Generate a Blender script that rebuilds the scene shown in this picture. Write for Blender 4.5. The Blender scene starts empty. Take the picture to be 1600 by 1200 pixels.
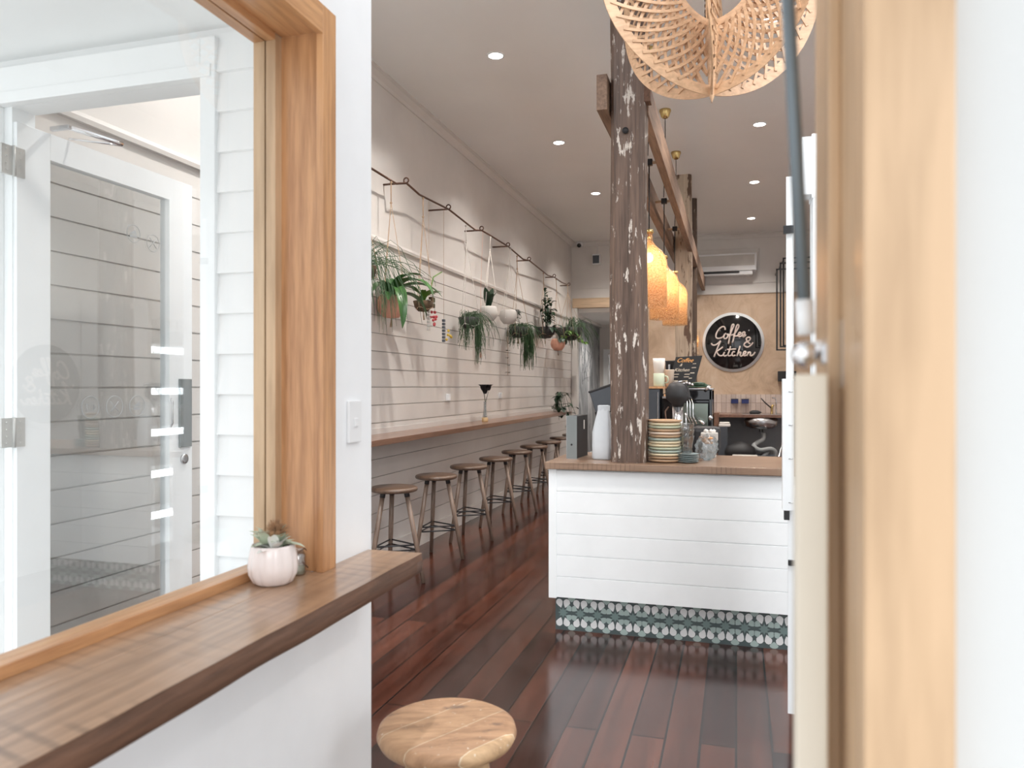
import bpy, bmesh, math, random
from mathutils import Vector, Matrix
PI = math.pi
R = random.Random(7)
SC = bpy.context.scene
COL = SC.collection

# ------------------------------------------------------------------ camera
TH = math.atan(350/1200)
cam = bpy.data.cameras.new('camera'); camo = bpy.data.objects.new('camera', cam); COL.objects.link(camo)
cam.sensor_width = 36; cam.lens = 27; cam.shift_y = 4/1600; cam.clip_start = .02
camo.location = (0, 0, 1.4); camo.rotation_euler = (PI/2, 0, TH)
cam.dof.use_dof = True; cam.dof.focus_distance = 4.9; cam.dof.aperture_fstop = 4.5
SC.camera = camo
# ------------------------------------------------------------------ light and exposure
w = bpy.data.worlds.new('overcast_sky'); SC.world = w; w.use_nodes = True
bg = w.node_tree.nodes['Background']; bg.inputs[0].default_value = (.93, .96, 1, 1); bg.inputs[1].default_value = 1.1
sun = bpy.data.lights.new('fill_sun', 'SUN'); sun.energy = 2.75; sun.angle = math.radians(55); sun.color = (.97, .985, 1)  # soft directional light added to brighten the counter
suno = bpy.data.objects.new('fill_sun', sun); COL.objects.link(suno)
suno.rotation_euler = Vector((-.48, .64, -.62)).to_track_quat('-Z', 'Y').to_euler()
vs = SC.view_settings
vs.view_transform = 'Standard'; vs.look = 'None'; vs.gamma = 1; vs.use_curve_mapping = False; vs.exposure = 0.6
DOWN_W = 135      # watts of every ceiling downlight

# ------------------------------------------------------------------ materials
def nodes(name):
    m = bpy.data.materials.new(name); m.use_nodes = True
    nt = m.node_tree; return m, nt, nt.nodes['Principled BSDF']
def c4(c): return (c[0], c[1], c[2], 1)
def add(nt, t, **k):
    n = nt.nodes.new(t)
    for a, b in k.items(): setattr(n, a, b)
    return n
def bump(nt, p, src, strength=.2, dist=.01):
    b = add(nt, 'ShaderNodeBump'); b.inputs['Strength'].default_value = strength; b.inputs['Distance'].default_value = dist
    nt.links.new(src, b.inputs['Height']); nt.links.new(b.outputs[0], p.inputs['Normal'])
def coords(nt, scale=(1, 1, 1), rot=(0, 0, 0)):
    t = add(nt, 'ShaderNodeTexCoord'); mp = add(nt, 'ShaderNodeMapping')
    mp.inputs['Scale'].default_value = scale; mp.inputs['Rotation'].default_value = rot
    nt.links.new(t.outputs['Object'], mp.inputs[0]); return mp.outputs[0]
def noise(nt, vec, scale, detail=4, rough=.55, dist=0):
    n = add(nt, 'ShaderNodeTexNoise'); n.inputs['Scale'].default_value = scale; n.inputs['Detail'].default_value = detail
    n.inputs['Roughness'].default_value = rough; n.inputs['Distortion'].default_value = dist
    nt.links.new(vec, n.inputs['Vector']); return n.outputs[0]
def ramp(nt, fac, stops):
    r = add(nt, 'ShaderNodeValToRGB'); e = r.color_ramp.elements
    e[0].position, e[0].color = stops[0][0], c4(stops[0][1]); e[1].position, e[1].color = stops[-1][0], c4(stops[-1][1])
    for p, c in stops[1:-1]: x = e.new(p); x.color = c4(c)
    nt.links.new(fac, r.inputs[0]); return r.outputs[0]
def mixc(nt, fac, a, b, mode='MIX'):
    m = add(nt, 'ShaderNodeMix', data_type='RGBA', blend_type=mode)
    if isinstance(fac, float): m.inputs[0].default_value = fac
    else: nt.links.new(fac, m.inputs[0])
    for s, i in ((a, 6), (b, 7)):
        if isinstance(s, tuple): m.inputs[i].default_value = c4(s)
        else: nt.links.new(s, m.inputs[i])
    return m.outputs[2]
def plain(name, c, rough=.5, metal=0, var=.06, sc=6, bmp=.0, coat=0, spec=.5):
    m, nt, p = nodes(name)
    v = coords(nt); n = noise(nt, v, sc)
    col = ramp(nt, n, [(.3, tuple(x*(1-var) for x in c)), (.7, tuple(min(1, x*(1+var)) for x in c))])
    nt.links.new(col, p.inputs['Base Color'])
    p.inputs['Roughness'].default_value = rough; p.inputs['Metallic'].default_value = metal
    p.inputs['Coat Weight'].default_value = coat; p.inputs['Specular IOR Level'].default_value = spec
    if bmp: bump(nt, p, noise(nt, v, sc*12), bmp, .004)
    return m
def wood(name, a, b, axis='Z', sc=9, rough=.45, coat=0, bmp=.15, saw=0, spots=None, stretch=14):
    m, nt, p = nodes(name)
    s = [1, 1, 1]; s['XYZ'.index(axis)] = 1/stretch
    v = coords(nt, tuple(s))
    n1 = noise(nt, v, sc, 6, .6, .8); n2 = noise(nt, v, sc*7, 3, .6)
    col = ramp(nt, n1, [(.28, a), (.5, tuple((x+y)/2 for x, y in zip(a, b))), (.72, b)])
    col = mixc(nt, .35, col, ramp(nt, n2, [(.35, tuple(x*.55 for x in a)), (.6, b)]))
    h = n2
    if saw:
        tc = add(nt, 'ShaderNodeTexCoord'); v2 = add(nt, 'ShaderNodeMapping'); nt.links.new(tc.outputs['Object'], v2.inputs[0]); v2.inputs['Location'].default_value = (1.25, .35, 0) if axis == 'Y' else (2.2, -3.6, 0)
        wv = add(nt, 'ShaderNodeTexWave', wave_type='RINGS', rings_direction='Z')
        wv.inputs['Scale'].default_value = saw; wv.inputs['Distortion'].default_value = 1.2; wv.inputs['Detail'].default_value = 3
        wv.inputs['Detail Scale'].default_value = 1.2; nt.links.new(v2.outputs[0], wv.inputs['Vector'])
        msk = ramp(nt, noise(nt, coords(nt), 4, 3), [(.42, (0, 0, 0)), (.62, (1, 1, 1))])
        fac = mixc(nt, 1., ramp(nt, wv.outputs[1], [(.0, (.6, .6, .6)), (.35, (0, 0, 0))]), msk, 'MULTIPLY')
        col = mixc(nt, fac, col, tuple(x*.5 for x in a)); h = wv.outputs[1]
    if spots:
        v3 = coords(nt, (1, 1, .22)); n3 = noise(nt, v3, spots[0], 5, .65)
        col = mixc(nt, ramp(nt, n3, [(spots[1], (0, 0, 0)), (spots[1]+.04, (1, 1, 1))]), col, spots[2])
    nt.links.new(col, p.inputs['Base Color']); p.inputs['Roughness'].default_value = rough; p.inputs['Coat Weight'].default_value = coat
    p.inputs['Coat Roughness'].default_value = .15
    bump(nt, p, h, bmp, .003); return m
def emit(name, c, s):
    m = bpy.data.materials.new(name); m.use_nodes = True; nt = m.node_tree; nt.nodes.remove(nt.nodes['Principled BSDF'])
    e = add(nt, 'ShaderNodeEmission'); e.inputs[0].default_value = c4(c); e.inputs[1].default_value = s
    nt.links.new(e.outputs[0], nt.nodes['Material Output'].inputs[0]); return m
def glass(name, tint=(1, 1, 1), rough=.0, extra=.0, ior=1.5, haze=None):
    m = bpy.data.materials.new(name); m.use_nodes = True; nt = m.node_tree; nt.nodes.remove(nt.nodes['Principled BSDF'])
    t = add(nt, 'ShaderNodeBsdfTransparent'); t.inputs[0].default_value = c4(tint)
    g = add(nt, 'ShaderNodeBsdfGlossy'); g.inputs['Roughness'].default_value = rough
    lw = add(nt, 'ShaderNodeLayerWeight'); lw.inputs[0].default_value = .5
    f = add(nt, 'ShaderNodeMath', operation='POWER'); nt.links.new(lw.outputs['Facing'], f.inputs[0]); f.inputs[1].default_value = 5
    ma = add(nt, 'ShaderNodeMath', operation='MULTIPLY_ADD'); ma.inputs[1].default_value = .9; ma.inputs[2].default_value = extra+.042
    ma.use_clamp = True
    nt.links.new(f.outputs[0], ma.inputs[0]); mx = add(nt, 'ShaderNodeMixShader')
    nt.links.new(ma.outputs[0], mx.inputs[0]); nt.links.new(t.outputs[0], mx.inputs[1]); nt.links.new(g.outputs[0], mx.inputs[2])
    out = mx.outputs[0]
    if haze:
        d = add(nt, 'ShaderNodeBsdfTranslucent'); d.inputs[0].default_value = c4(haze[0])
        m2 = add(nt, 'ShaderNodeMixShader'); nt.links.new(out, m2.inputs[1]); nt.links.new(d.outputs[0], m2.inputs[2])
        v = coords(nt); n = noise(nt, v, haze[2], 4, .7); rr = ramp(nt, n, [(.42, (haze[1]*.15,)*3), (.56, (min(1, haze[1]*2.2),)*3)])
        nt.links.new(rr, m2.inputs[0]); out = m2.outputs[0]
        b = add(nt, 'ShaderNodeBump'); b.inputs['Strength'].default_value = .6; b.inputs['Distance'].default_value = .01
        nt.links.new(n, b.inputs['Height']); nt.links.new(b.outputs[0], g.inputs['Normal'])
    nt.links.new(out, nt.nodes['Material Output'].inputs[0]); return m

M = {}
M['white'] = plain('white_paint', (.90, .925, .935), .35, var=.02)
M['wallwhite'] = plain('matt_wall_paint', (.87, .885, .90), .6, var=.02)
M['extwall'] = plain('exterior_grey_white_paint', (.60, .61, .61), .6, var=.01)
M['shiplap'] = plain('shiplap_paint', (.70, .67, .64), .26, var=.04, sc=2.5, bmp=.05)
M['ceilp'] = plain('ceiling_paint', (.86, .85, .83), .5, var=.02, sc=1)
M['porch'] = plain('porch_paint', (.9, .91, .91), .5, var=.01)
M['groove'] = plain('groove_shadow_gap', (.3, .29, .29), .8)
M['oak'] = wood('oiled_blackbutt', (.42, .185, .075), (.70, .39, .19), 'Z', 8, .38, .25, .08)
M['oakY'] = wood('oiled_blackbutt_long', (.42, .185, .075), (.70, .39, .19), 'Y', 8, .38, .25, .08)
M['jambwood'] = wood('pale_jamb_timber', (.50, .32, .18), (.66, .46, .29), 'Z', 4, .4, .15, .03, stretch=9)
M['shelf'] = wood('rough_sawn_hardwood', (.21, .115, .07), (.50, .31, .19), 'Y', 6, .28, .4, .05, saw=7)
M['shelfX'] = wood('recycled_hardwood', (.2, .115, .07), (.34, .225, .155), 'X', 7, .33, .3, .1, saw=13)
M['edge'] = wood('dark_live_edge', (.075, .04, .025), (.2, .10, .06), 'Y', 11, .6, 0, .5)
M['barwood'] = wood('dark_bar_timber', (.14, .07, .045), (.28, .15, .10), 'Y', 8, .28, .3, .15)
M['post'] = wood('weathered_post', (.035, .018, .011), (.21, .135, .10), 'Z', 10, .42, .15, .8, spots=(34, .585, (.66, .60, .54)), stretch=20)
M['post2'] = wood('flaking_painted_post', (.40, .31, .23), (.62, .52, .4), 'Z', 5, .6, 0, .4, spots=(11, .56, (.12, .07, .045)))
M['post3'] = wood('striped_dark_post', (.04, .025, .02), (.14, .09, .06), 'Z', 6, .6, 0, .5, spots=(22, .6, (.5, .42, .33)))
M['beam'] = wood('weathered_beam', (.12, .07, .05), (.34, .22, .15), 'Y', 8, .6, 0, .5)
M['pine'] = wood('pale_lintel', (.60, .42, .27), (.74, .56, .38), 'X', 8, .5)
M['stooldark'] = wood('dark_stool_timber', (.12, .08, .058), (.27, .19, .145), 'Z', 12, .4, .1, .1)
M['seatdark'] = wood('dark_stool_seat', (.075, .045, .03), (.17, .105, .07), 'Y', 12, .35, .2, .1)
M['teak'] = wood('worn_teak', (.20, .105, .055), (.60, .40, .25), 'Y', 13, .5, .1, .12, spots=(20, .7, (.8, .7, .58)), stretch=9)
M['teakleg'] = wood('worn_teak_leg', (.36, .21, .10), (.62, .42, .24), 'Z', 9, .5)
M['ply'] = wood('laser_cut_plywood', (.58, .34, .19), (.74, .48, .29), 'X', 9, .45, .1, .04)
M['nickel'] = plain('satin_nickel', (.55, .55, .53), .4, .3)
M['black'] = plain('black_metal', (.018, .018, .02), .35)
M['blackgloss'] = plain('gloss_black', (.01, .01, .011), .08, coat=.5)
M['blackmatt'] = plain('black_plastic', (.02, .02, .022), .55)
M['charcoal'] = plain('charcoal_metal', (.07, .08, .095), .4)
M['steel'] = plain('brushed_steel', (.55, .55, .56), .25, 1)
M['chrome'] = plain('chrome', (.8, .8, .82), .08, 1)
M['brass'] = plain('brass', (.62, .46, .2), .25, 1)
M['copper'] = plain('dark_copper_pipe', (.12, .065, .045), .4, .6)
M['greymetal'] = plain('grey_strut_metal', (.16, .19, .21), .35, .3)
M['greyface'] = plain('grey_binder_spine', (.2, .22, .22), .4)
M['cream'] = plain('cream_glaze', (.78, .68, .48), .25)
M['cream2'] = plain('pale_pink_glaze', (.8, .66, .54), .25)
M['tan'] = plain('tan_glaze', (.48, .32, .2), .3)
M['sage'] = plain('sage_glaze', (.52, .57, .43), .25)
M['mint'] = plain('mint_glaze', (.42, .5, .45), .25)
M['saucer'] = plain('blue_grey_glaze', (.30, .37, .38), .25)
M['unglazed'] = plain('bare_clay_rim', (.13, .075, .045), .6)
M['paper'] = plain('paper_white', (.75, .72, .68), .7)
M['bag'] = plain('white_foil_bag', (.62, .66, .70), .35, bmp=.2)
M['terra'] = plain('terracotta', (.68, .35, .25), .7, bmp=.1)
M['soil'] = plain('potting_mix', (.05, .035, .025), .9, var=.4, sc=40)
M['darkpot'] = plain('dark_pot', (.03, .028, .028), .55)
M['palepot'] = plain('pale_pot', (.55, .53, .5), .5)
M['coir'] = plain('coir_basket', (.09, .055, .03), .9, var=.4, sc=30, bmp=.6)
M['string'] = plain('jute_string', (.42, .29, .19), .8)
M['wstring'] = plain('cotton_string', (.72, .68, .64), .8)
M['leaf'] = plain('deep_green_leaf', (.045, .13, .03), .35, var=.35, sc=14)
M['leaf2'] = plain('fine_green_foliage', (.035, .085, .03), .5, var=.35, sc=20)
M['leaf3'] = plain('very_dark_leaf', (.02, .05, .025), .4, var=.3)
M['leaf4'] = plain('bright_green_leaf', (.12, .25, .04), .4, var=.3)
M['dry'] = plain('dried_pale_foliage', (.55, .6, .47), .7, var=.15, sc=30)
M['dry2'] = plain('dried_white_leaf', (.78, .78, .74), .7)
M['protea'] = plain('dried_brown_bloom', (.42, .24, .13), .9, var=.4, sc=60)
M['pinkpot'] = plain('blush_ceramic', (.82, .73, .70), .25, var=.03, coat=.3)
M['deadrose'] = plain('dark_dried_flower', (.015, .012, .014), .7)
M['cork'] = plain('gold_vase_base', (.55, .38, .2), .4)
M['plastic'] = plain('white_plastic', (.82, .83, .84), .3, var=.01)
M['sashwhite'] = plain('cream_painted_stop', (.70, .64, .54), .4, var=.02)
M['letter'] = plain('blush_lettering', (.80, .68, .62), .5, var=.02)
M['chalk'] = plain('chalk_marks', (.72, .62, .5), .8)
M['orangechalk'] = plain('orange_chalk_marks', (.85, .42, .14), .8)
M['board'] = plain('chalkboard', (.012, .012, .013), .45)
M['blue'] = plain('navy_tin', (.02, .03, .13), .4)
M['glass'] = glass('window_glass', (.975, .985, .985), extra=.02)
M['doorglass'] = glass('door_glass', (.95, .97, .975), extra=.13)
M['clearglass'] = glass('drinking_glass', (.86, .87, .87), extra=.12)
M['cling'] = glass('clear_plastic_bag', (.8, .84, .87), .15, .12, haze=((.6, .7, .75), .25, 14))
M['amber'] = glass('mottled_amber_glass', (.96, .80, .62), .12, .11, haze=((.85, .66, .47), .22, 95))
M['bulb'] = emit('warm_filament', (1, .68, .38), 9)
M['led'] = emit('downlight_lens', (1, .95, .88), 30)
M['fridgelit'] = emit('fridge_light_strip', (.95, .97, 1), 12)
M['reflectgrey'] = plain('icon_reflection_grey', (.42, .44, .45), .6)
M['decal'] = glass('frosted_decal', (.72, .74, .75), .4, .0)
M['red'] = plain('red_cord_beads', (.45, .05, .06), .5)
M['yellow'] = plain('yellow_charm', (.6, .4, .04), .5)
M['ground'] = plain('pale_paving', (.6, .6, .58), .8, var=.08)
M['mirror'] = plain('mirror', (.75, .75, .75), .03, 1)
M['darkmirror'] = plain('smoky_green_panel', (.20, .23, .20), .18, .8)
M['hose'] = plain('grey_hose', (.33, .34, .34), .5)
M['greypanel'] = plain('blue_grey_panel', (.30, .31, .33), .6)
M['tilebg'] = plain('slate_tile_glaze', (.075, .10, .102), .3)
M['tilemid'] = plain('teal_grey_tile_glaze', (.17, .235, .225), .3)
M['tilegreen'] = plain('pale_green_tile_glaze', (.36, .45, .43), .3)
M['tilewhite'] = plain('white_tile_glaze', (.72, .73, .73), .3)

def floor_mat():
    m, nt, p = nodes('red_hardwood_boards')
    v = coords(nt, (1, 1, 1), (0, 0, PI/2))
    b = add(nt, 'ShaderNodeTexBrick'); b.offset = .37; b.offset_frequency = 2
    b.inputs['Scale'].default_value = 1; b.inputs['Brick Width'].default_value = 3.1; b.inputs['Row Height'].default_value = .135
    b.inputs['Mortar Size'].default_value = .005; b.inputs['Mortar Smooth'].default_value = .2
    b.inputs['Color1'].default_value = (.028, .008, .006, 1); b.inputs['Color2'].default_value = (.12, .038, .021, 1); b.inputs['Mortar'].default_value = (.006, .003, .002, 1)
    b.inputs['Bias'].default_value = -.15
    nt.links.new(v, b.inputs['Vector'])
    vg = coords(nt, (1, .07, 1)); n = noise(nt, vg, 16, 5, .6, .6)
    g = ramp(nt, n, [(.3, (.5, .45, .42)), (.7, (1.35, 1.35, 1.35))])
    col = mixc(nt, 1., b.outputs[0], g, 'MULTIPLY')
    nt.links.new(col, p.inputs['Base Color'])
    n2 = noise(nt, coords(nt), 3, 3)
    rr = ramp(nt, n2, [(.3, (.12,)*3), (.7, (.22,)*3)]); nt.links.new(rr, p.inputs['Roughness'])
    p.inputs['Specular IOR Level'].default_value = 1.0
    mth = add(nt, 'ShaderNodeMath', operation='MULTIPLY_ADD'); nt.links.new(b.outputs['Fac'], mth.inputs[0]); mth.inputs[1].default_value = -1
    mth.inputs[2].default_value = 0
    bump(nt, p, mth.outputs[0], .25, .0015); return m
M['floor'] = floor_mat()
def plaster():
    m, nt, p = nodes('beige_lime_plaster'); v = coords(nt, (1, 1, .8)); n = noise(nt, v, 2.2, 9, .68, 1.2)
    c = ramp(nt, n, [(.3, (.43, .30, .20)), (.5, (.60, .44, .31)), (.7, (.68, .54, .41))]); nt.links.new(c, p.inputs['Base Color'])
    p.inputs['Roughness'].default_value = .7; bump(nt, p, n, .3, .01); return m
M['plaster'] = plaster()
def mural():
    m, nt, p = nodes('grey_cloud_mural'); v = coords(nt, (1, 1, .45)); n = noise(nt, v, 2.6, 7, .6, 1.5)
    c = ramp(nt, n, [(.35, (.13, .14, .15)), (.5, (.27, .28, .29)), (.65, (.42, .42, .43))]); nt.links.new(c, p.inputs['Base Color'])
    p.inputs['Roughness'].default_value = .7; return m
M['mural'] = mural()
def teak_seat():
    m, nt, p = nodes('worn_teak_seat_boards'); v = coords(nt, (1, 1, 1), (0, 0, -.62))
    v.node.inputs['Location'].default_value = (1.0, .045, 0)
    b = add(nt, 'ShaderNodeTexBrick'); b.offset = 0; b.inputs['Scale'].default_value = 1; b.inputs['Brick Width'].default_value = 2; b.inputs['Row Height'].default_value = .105
    b.inputs['Mortar Size'].default_value = .0012; b.inputs['Color1'].default_value = (.46, .27, .16, 1); b.inputs['Color2'].default_value = (.60, .41, .24, 1); b.inputs['Mortar'].default_value = (.70, .58, .42, 1)
    nt.links.new(v, b.inputs['Vector'])
    n = noise(nt, coords(nt, (3.2, 14, 3.2), (0, 0, -.62)), 2.2, 7, .65, .5); g = ramp(nt, n, [(.25, (.42, .38, .36)), (.45, (.9, .86, .82)), (.7, (1.3, 1.3, 1.28))])
    col = mixc(nt, 1., b.outputs[0], g, 'MULTIPLY')
    n3 = noise(nt, coords(nt, (1, 1.6, 1), (0, 0, -.62)), 13, 4, .6); col = mixc(nt, ramp(nt, n3, [(.60, (0, 0, 0)), (.72, (.75, .75, .75))]), col, (.16, .10, .075))
    n4 = noise(nt, coords(nt), 60, 3); col = mixc(nt, ramp(nt, n4, [(.66, (0, 0, 0)), (.72, (.8, .8, .8))]), col, (.78, .70, .58))
    nt.links.new(col, p.inputs['Base Color']); p.inputs['Roughness'].default_value = .55; bump(nt, p, n, .2, .003); return m
M['teak'] = teak_seat()
def kitkat():
    m, nt, p = nodes('vertical_finger_tiles'); v = coords(nt, (1, 1, 1), (PI/2, 0, 0))
    b = add(nt, 'ShaderNodeTexBrick'); b.offset = 0; b.inputs['Scale'].default_value = 1; b.inputs['Brick Width'].default_value = .075; b.inputs['Row Height'].default_value = .163
    b.inputs['Mortar Size'].default_value = .004; b.inputs['Color1'].default_value = (.50, .40, .35, 1); b.inputs['Color2'].default_value = (.66, .55, .48, 1); b.inputs['Mortar'].default_value = (.36, .28, .23, 1)
    nt.links.new(v, b.inputs['Vector']); nt.links.new(b.outputs[0], p.inputs['Base Color']); p.inputs['Roughness'].default_value = .15
    bump(nt, p, noise(nt, coords(nt), 22, 3), .5, .01); return m
M['kitkat'] = kitkat()

# ------------------------------------------------------------------ mesh building
class MB:
    def __init__(s): s.bm = bmesh.new(); s.mi = 0
    def mat(s, i): s.mi = i; return s
    def _f(s, vs, sm=False):
        try:
            f = s.bm.faces.new(vs); f.material_index = s.mi; f.smooth = sm; return f
        except ValueError: return None
    def box(s, x0, x1, y0, y1, z0, z1, bev=0, mtx=None):
        t = bmesh.new(); bmesh.ops.create_cube(t, size=1)
        for v in t.verts: v.co = Vector(((x0+x1)/2+v.co.x*(x1-x0), (y0+y1)/2+v.co.y*(y1-y0), (z0+z1)/2+v.co.z*(z1-z0)))
        if bev: bmesh.ops.bevel(t, geom=t.edges[:], offset=bev, segments=2, affect='EDGES', profile=.6)
        s._merge(t, mtx); return s
    def _merge(s, t, mtx=None, sm=None):
        mp = {}
        for v in t.verts: mp[v] = s.bm.verts.new(mtx @ v.co if mtx else v.co)
        for f in t.faces: s._f([mp[v] for v in f.verts], f.smooth if sm is None else sm)
        t.free()
    def ring(s, c, u, v, r, n): return [s.bm.verts.new(c+(u*math.cos(2*PI*i/n)+v*math.sin(2*PI*i/n))*r) for i in range(n)]
    def tube(s, pts, r, n=8, cap=True, closed=False):
        pts = [Vector(p) for p in pts]; rs = r if isinstance(r, (list, tuple)) else [r]*len(pts)
        up = None; rings = []
        N = len(pts)
        for i, p in enumerate(pts):
            if closed: d = pts[(i+1) % N]-pts[i-1]
            else: d = pts[min(i+1, N-1)]-pts[max(i-1, 0)]
            if d.length < 1e-9: d = Vector((0, 0, 1))
            d.normalize()
            if up is None: up = Vector((0, 0, 1)) if abs(d.z) < .9 else Vector((1, 0, 0))
            u = d.cross(up)
            if u.length < 1e-6: u = d.cross(Vector((1, .3, 0)))
            u.normalize(); v = u.cross(d).normalized(); up = v
            rings.append(s.ring(p, u, v, max(rs[i], 1e-5), n))
        for a, b in zip(rings, rings[1:]+([rings[0]] if closed else [])):
            for i in range(n): s._f([a[i], a[(i+1) % n], b[(i+1) % n], b[i]], True)
        if cap and not closed: s._f(rings[0][::-1]); s._f(rings[-1])
        return s
    def lathe(s, prof, c=(0, 0, 0), n=24, mtx=None, flute=0, smooth=True):
        c = Vector(c); rings = []
        for r, z in prof:
            ring = []
            for i in range(n):
                a = 2*PI*i/n; rr = r*(1-(flute*(1-abs(math.cos(a*n/8/2)))) if False else r) if False else r
                if flute: rr = r*(1-flute*(1-abs(math.sin(a*flute_n/2))))
                p = Vector((rr*math.cos(a), rr*math.sin(a), z)); p = mtx @ p if mtx else p
                ring.append(s.bm.verts.new(p+c))
            rings.append(ring)
        for a, b in zip(rings, rings[1:]):
            for i in range(n): s._f([a[i], a[(i+1) % n], b[(i+1) % n], b[i]], smooth)
        if prof[0][0] > 1e-4: s._f(rings[0][::-1])
        if prof[-1][0] > 1e-4: s._f(rings[-1])
        return s
    def ball(s, c, r, n=2, sq=(1, 1, 1), jit=0):
        t = bmesh.new(); bmesh.ops.create_icosphere(t, subdivisions=n, radius=1)
        for v in t.verts:
            k = 1+(R.uniform(-jit, jit) if jit else 0)
            v.co = Vector((v.co.x*sq[0]*r*k+c[0], v.co.y*sq[1]*r*k+c[1], v.co.z*sq[2]*r*k+c[2]))
        for f in t.faces: f.smooth = True
        s._merge(t); return s
    def extrude(s, prof, axis, a, b, closed=True):
        """profile of (p,q) pairs swept along axis from a to b; p,q are the two other axes in xyz order"""
        def P(pq, t):
            l = list(pq); l.insert('XYZ'.index(axis), t); return Vector(l)
        A = [s.bm.verts.new(P(q, a)) for q in prof]; B = [s.bm.verts.new(P(q, b)) for q in prof]
        n = len(prof)
        for i in range(n if closed else n-1): s._f([A[i], A[(i+1) % n], B[(i+1) % n], B[i]])
        if closed: s._f(A[::-1]); s._f(B)
        return s
    def poly(s, pts, thick=None):
        A = [s.bm.verts.new(Vector(p)) for p in pts]; f = s._f(A)
        if thick:
            t = Vector(thick); B = [s.bm.verts.new(v.co+t) for v in A]; s._f(B[::-1])
            for i in range(len(A)): s._f([A[i], B[i], B[(i+1) % len(A)], A[(i+1) % len(A)]])
        return s
    def leaf(s, base, az, L, wd, e0=.9, droop=2.2, n=8, curl=.25, twist=0):
        p = Vector(base); e = e0; pr = None
        side = Vector((-math.sin(az), math.cos(az), 0)); st = L/n
        for i in range(n+1):
            t = i/n; ww = wd*math.sin(PI*min(1, .12+t*.88))**.7*.5
            if i == n: ww = wd*.02
            d = Vector((math.cos(az)*math.cos(e), math.sin(az)*math.cos(e), math.sin(e)))
            nrm = side.cross(d)
            cur = [s.bm.verts.new(p-side*ww+nrm*-ww*curl), s.bm.verts.new(p), s.bm.verts.new(p+side*ww+nrm*-ww*curl)]
            if pr:
                s._f([pr[0], pr[1], cur[1], cur[0]], True); s._f([pr[1], pr[2], cur[2], cur[1]], True)
            pr = cur; p = p+d*st; e -= droop/n; az += twist/n
            side = Vector((-math.sin(az), math.cos(az), 0))
        return s
    def strand(s, base, az, out, up, drop, r=.0015, n=7, leaves=0, lw=.01):
        b = Vector(base); pts = []
        for i in range(n+1):
            t = i/n; x = out*(1-(1-t)**2); z = up*math.sin(PI*min(1, t*1.6))*(1 if t < .63 else 0)-drop*t**1.8
            wob = R.uniform(-.006, .006)
            pts.append(b+Vector((math.cos(az)*x+wob, math.sin(az)*x+wob, z)))
        s.tube(pts, [r]*n+[r*.5], 4, False)
        for k in range(leaves):
            q = pts[1+int(R.random()*(n-1))]; s.leaf(q+Vector((R.uniform(-.004, .004),)*3), R.uniform(0, 2*PI), lw*R.uniform(1.2, 2.2), lw, R.uniform(-.6, .6), 1, 3)
        return s
    def build(s, name, mat, parent=None, loc=None, **tags):
        me = bpy.data.meshes.new(name); s.bm.normal_update(); bmesh.ops.recalc_face_normals(s.bm, faces=s.bm.faces[:]) if tags.pop('fix', True) else None
        s.bm.to_mesh(me); s.bm.free()
        for m in (mat if isinstance(mat, (list, tuple)) else [mat]): me.materials.append(M[m])
        o = bpy.data.objects.new(name, me); COL.objects.link(o)
        if parent: o.parent = parent
        if loc: o.location = loc
        for k, v in tags.items(): o[k] = v
        return o
flute_n = 14
def thing(name, label, cat, loc=(0, 0, 0), group=None, rz=0):
    o = bpy.data.objects.new(name, None); COL.objects.link(o); o.location = loc; o.rotation_euler.z = rz
    o.empty_display_size = .05; o['label'] = label; o['category'] = cat
    if group: o['group'] = group
    return o
def tag(o, label, cat, group=None):
    o['label'] = label; o['category'] = cat
    if group: o['group'] = group
    return o
def struct(name, mb, mat, loc=None): o = mb.build(name, mat, None, loc); o['kind'] = 'structure'; return o
def structE(name, loc=(0, 0, 0)):
    o = bpy.data.objects.new(name, None); COL.objects.link(o); o.location = loc; o['kind'] = 'structure'; return o
def dup(root, loc, label, group=None, rz=None):
    r = root.copy(); COL.objects.link(r); r.location = loc; r['label'] = label
    if group: r['group'] = group
    if rz is not None: r.rotation_euler.z = rz
    for ch in list(root.children):
        c = ch.copy(); COL.objects.link(c); c.parent = r
        for g in ch.children: d = g.copy(); COL.objects.link(d); d.parent = c
    return r
ORD = ['first', 'second', 'third', 'fourth', 'fifth', 'sixth', 'seventh', 'eighth', 'ninth', 'tenth', 'eleventh', 'twelfth', 'thirteenth', 'fourteenth']

# ================================================================== ROOM SHELL
XL, XR, YB, ZC = -2.68, 2.75, 12.8, 3.84
struct('floor', MB().box(XL-.1, XR+.1, 2.1, 16, -.1, 0).box(-1.19, XR+.1, .55, 2.1, -.1, 0), 'floor')
struct('ground', MB().box(-14, 14, -16, .55, -.2, -.1).box(-14, -1.19, .55, 2.1, -.2, -.08), 'ground')
struct('ceiling', MB().box(XL-.1, XR+.1, 3.3, YB+.1, ZC, ZC+.1).box(-1.19, -.95, .6, 2.05, ZC, ZC+.1).box(2.5, XR+.1, .6, 3.3, ZC, ZC+.1).box(-.95, 2.5, .6, .9, ZC, ZC+.1), 'ceilp')  # unseen front roof left open as an added skylight to light the counter
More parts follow.
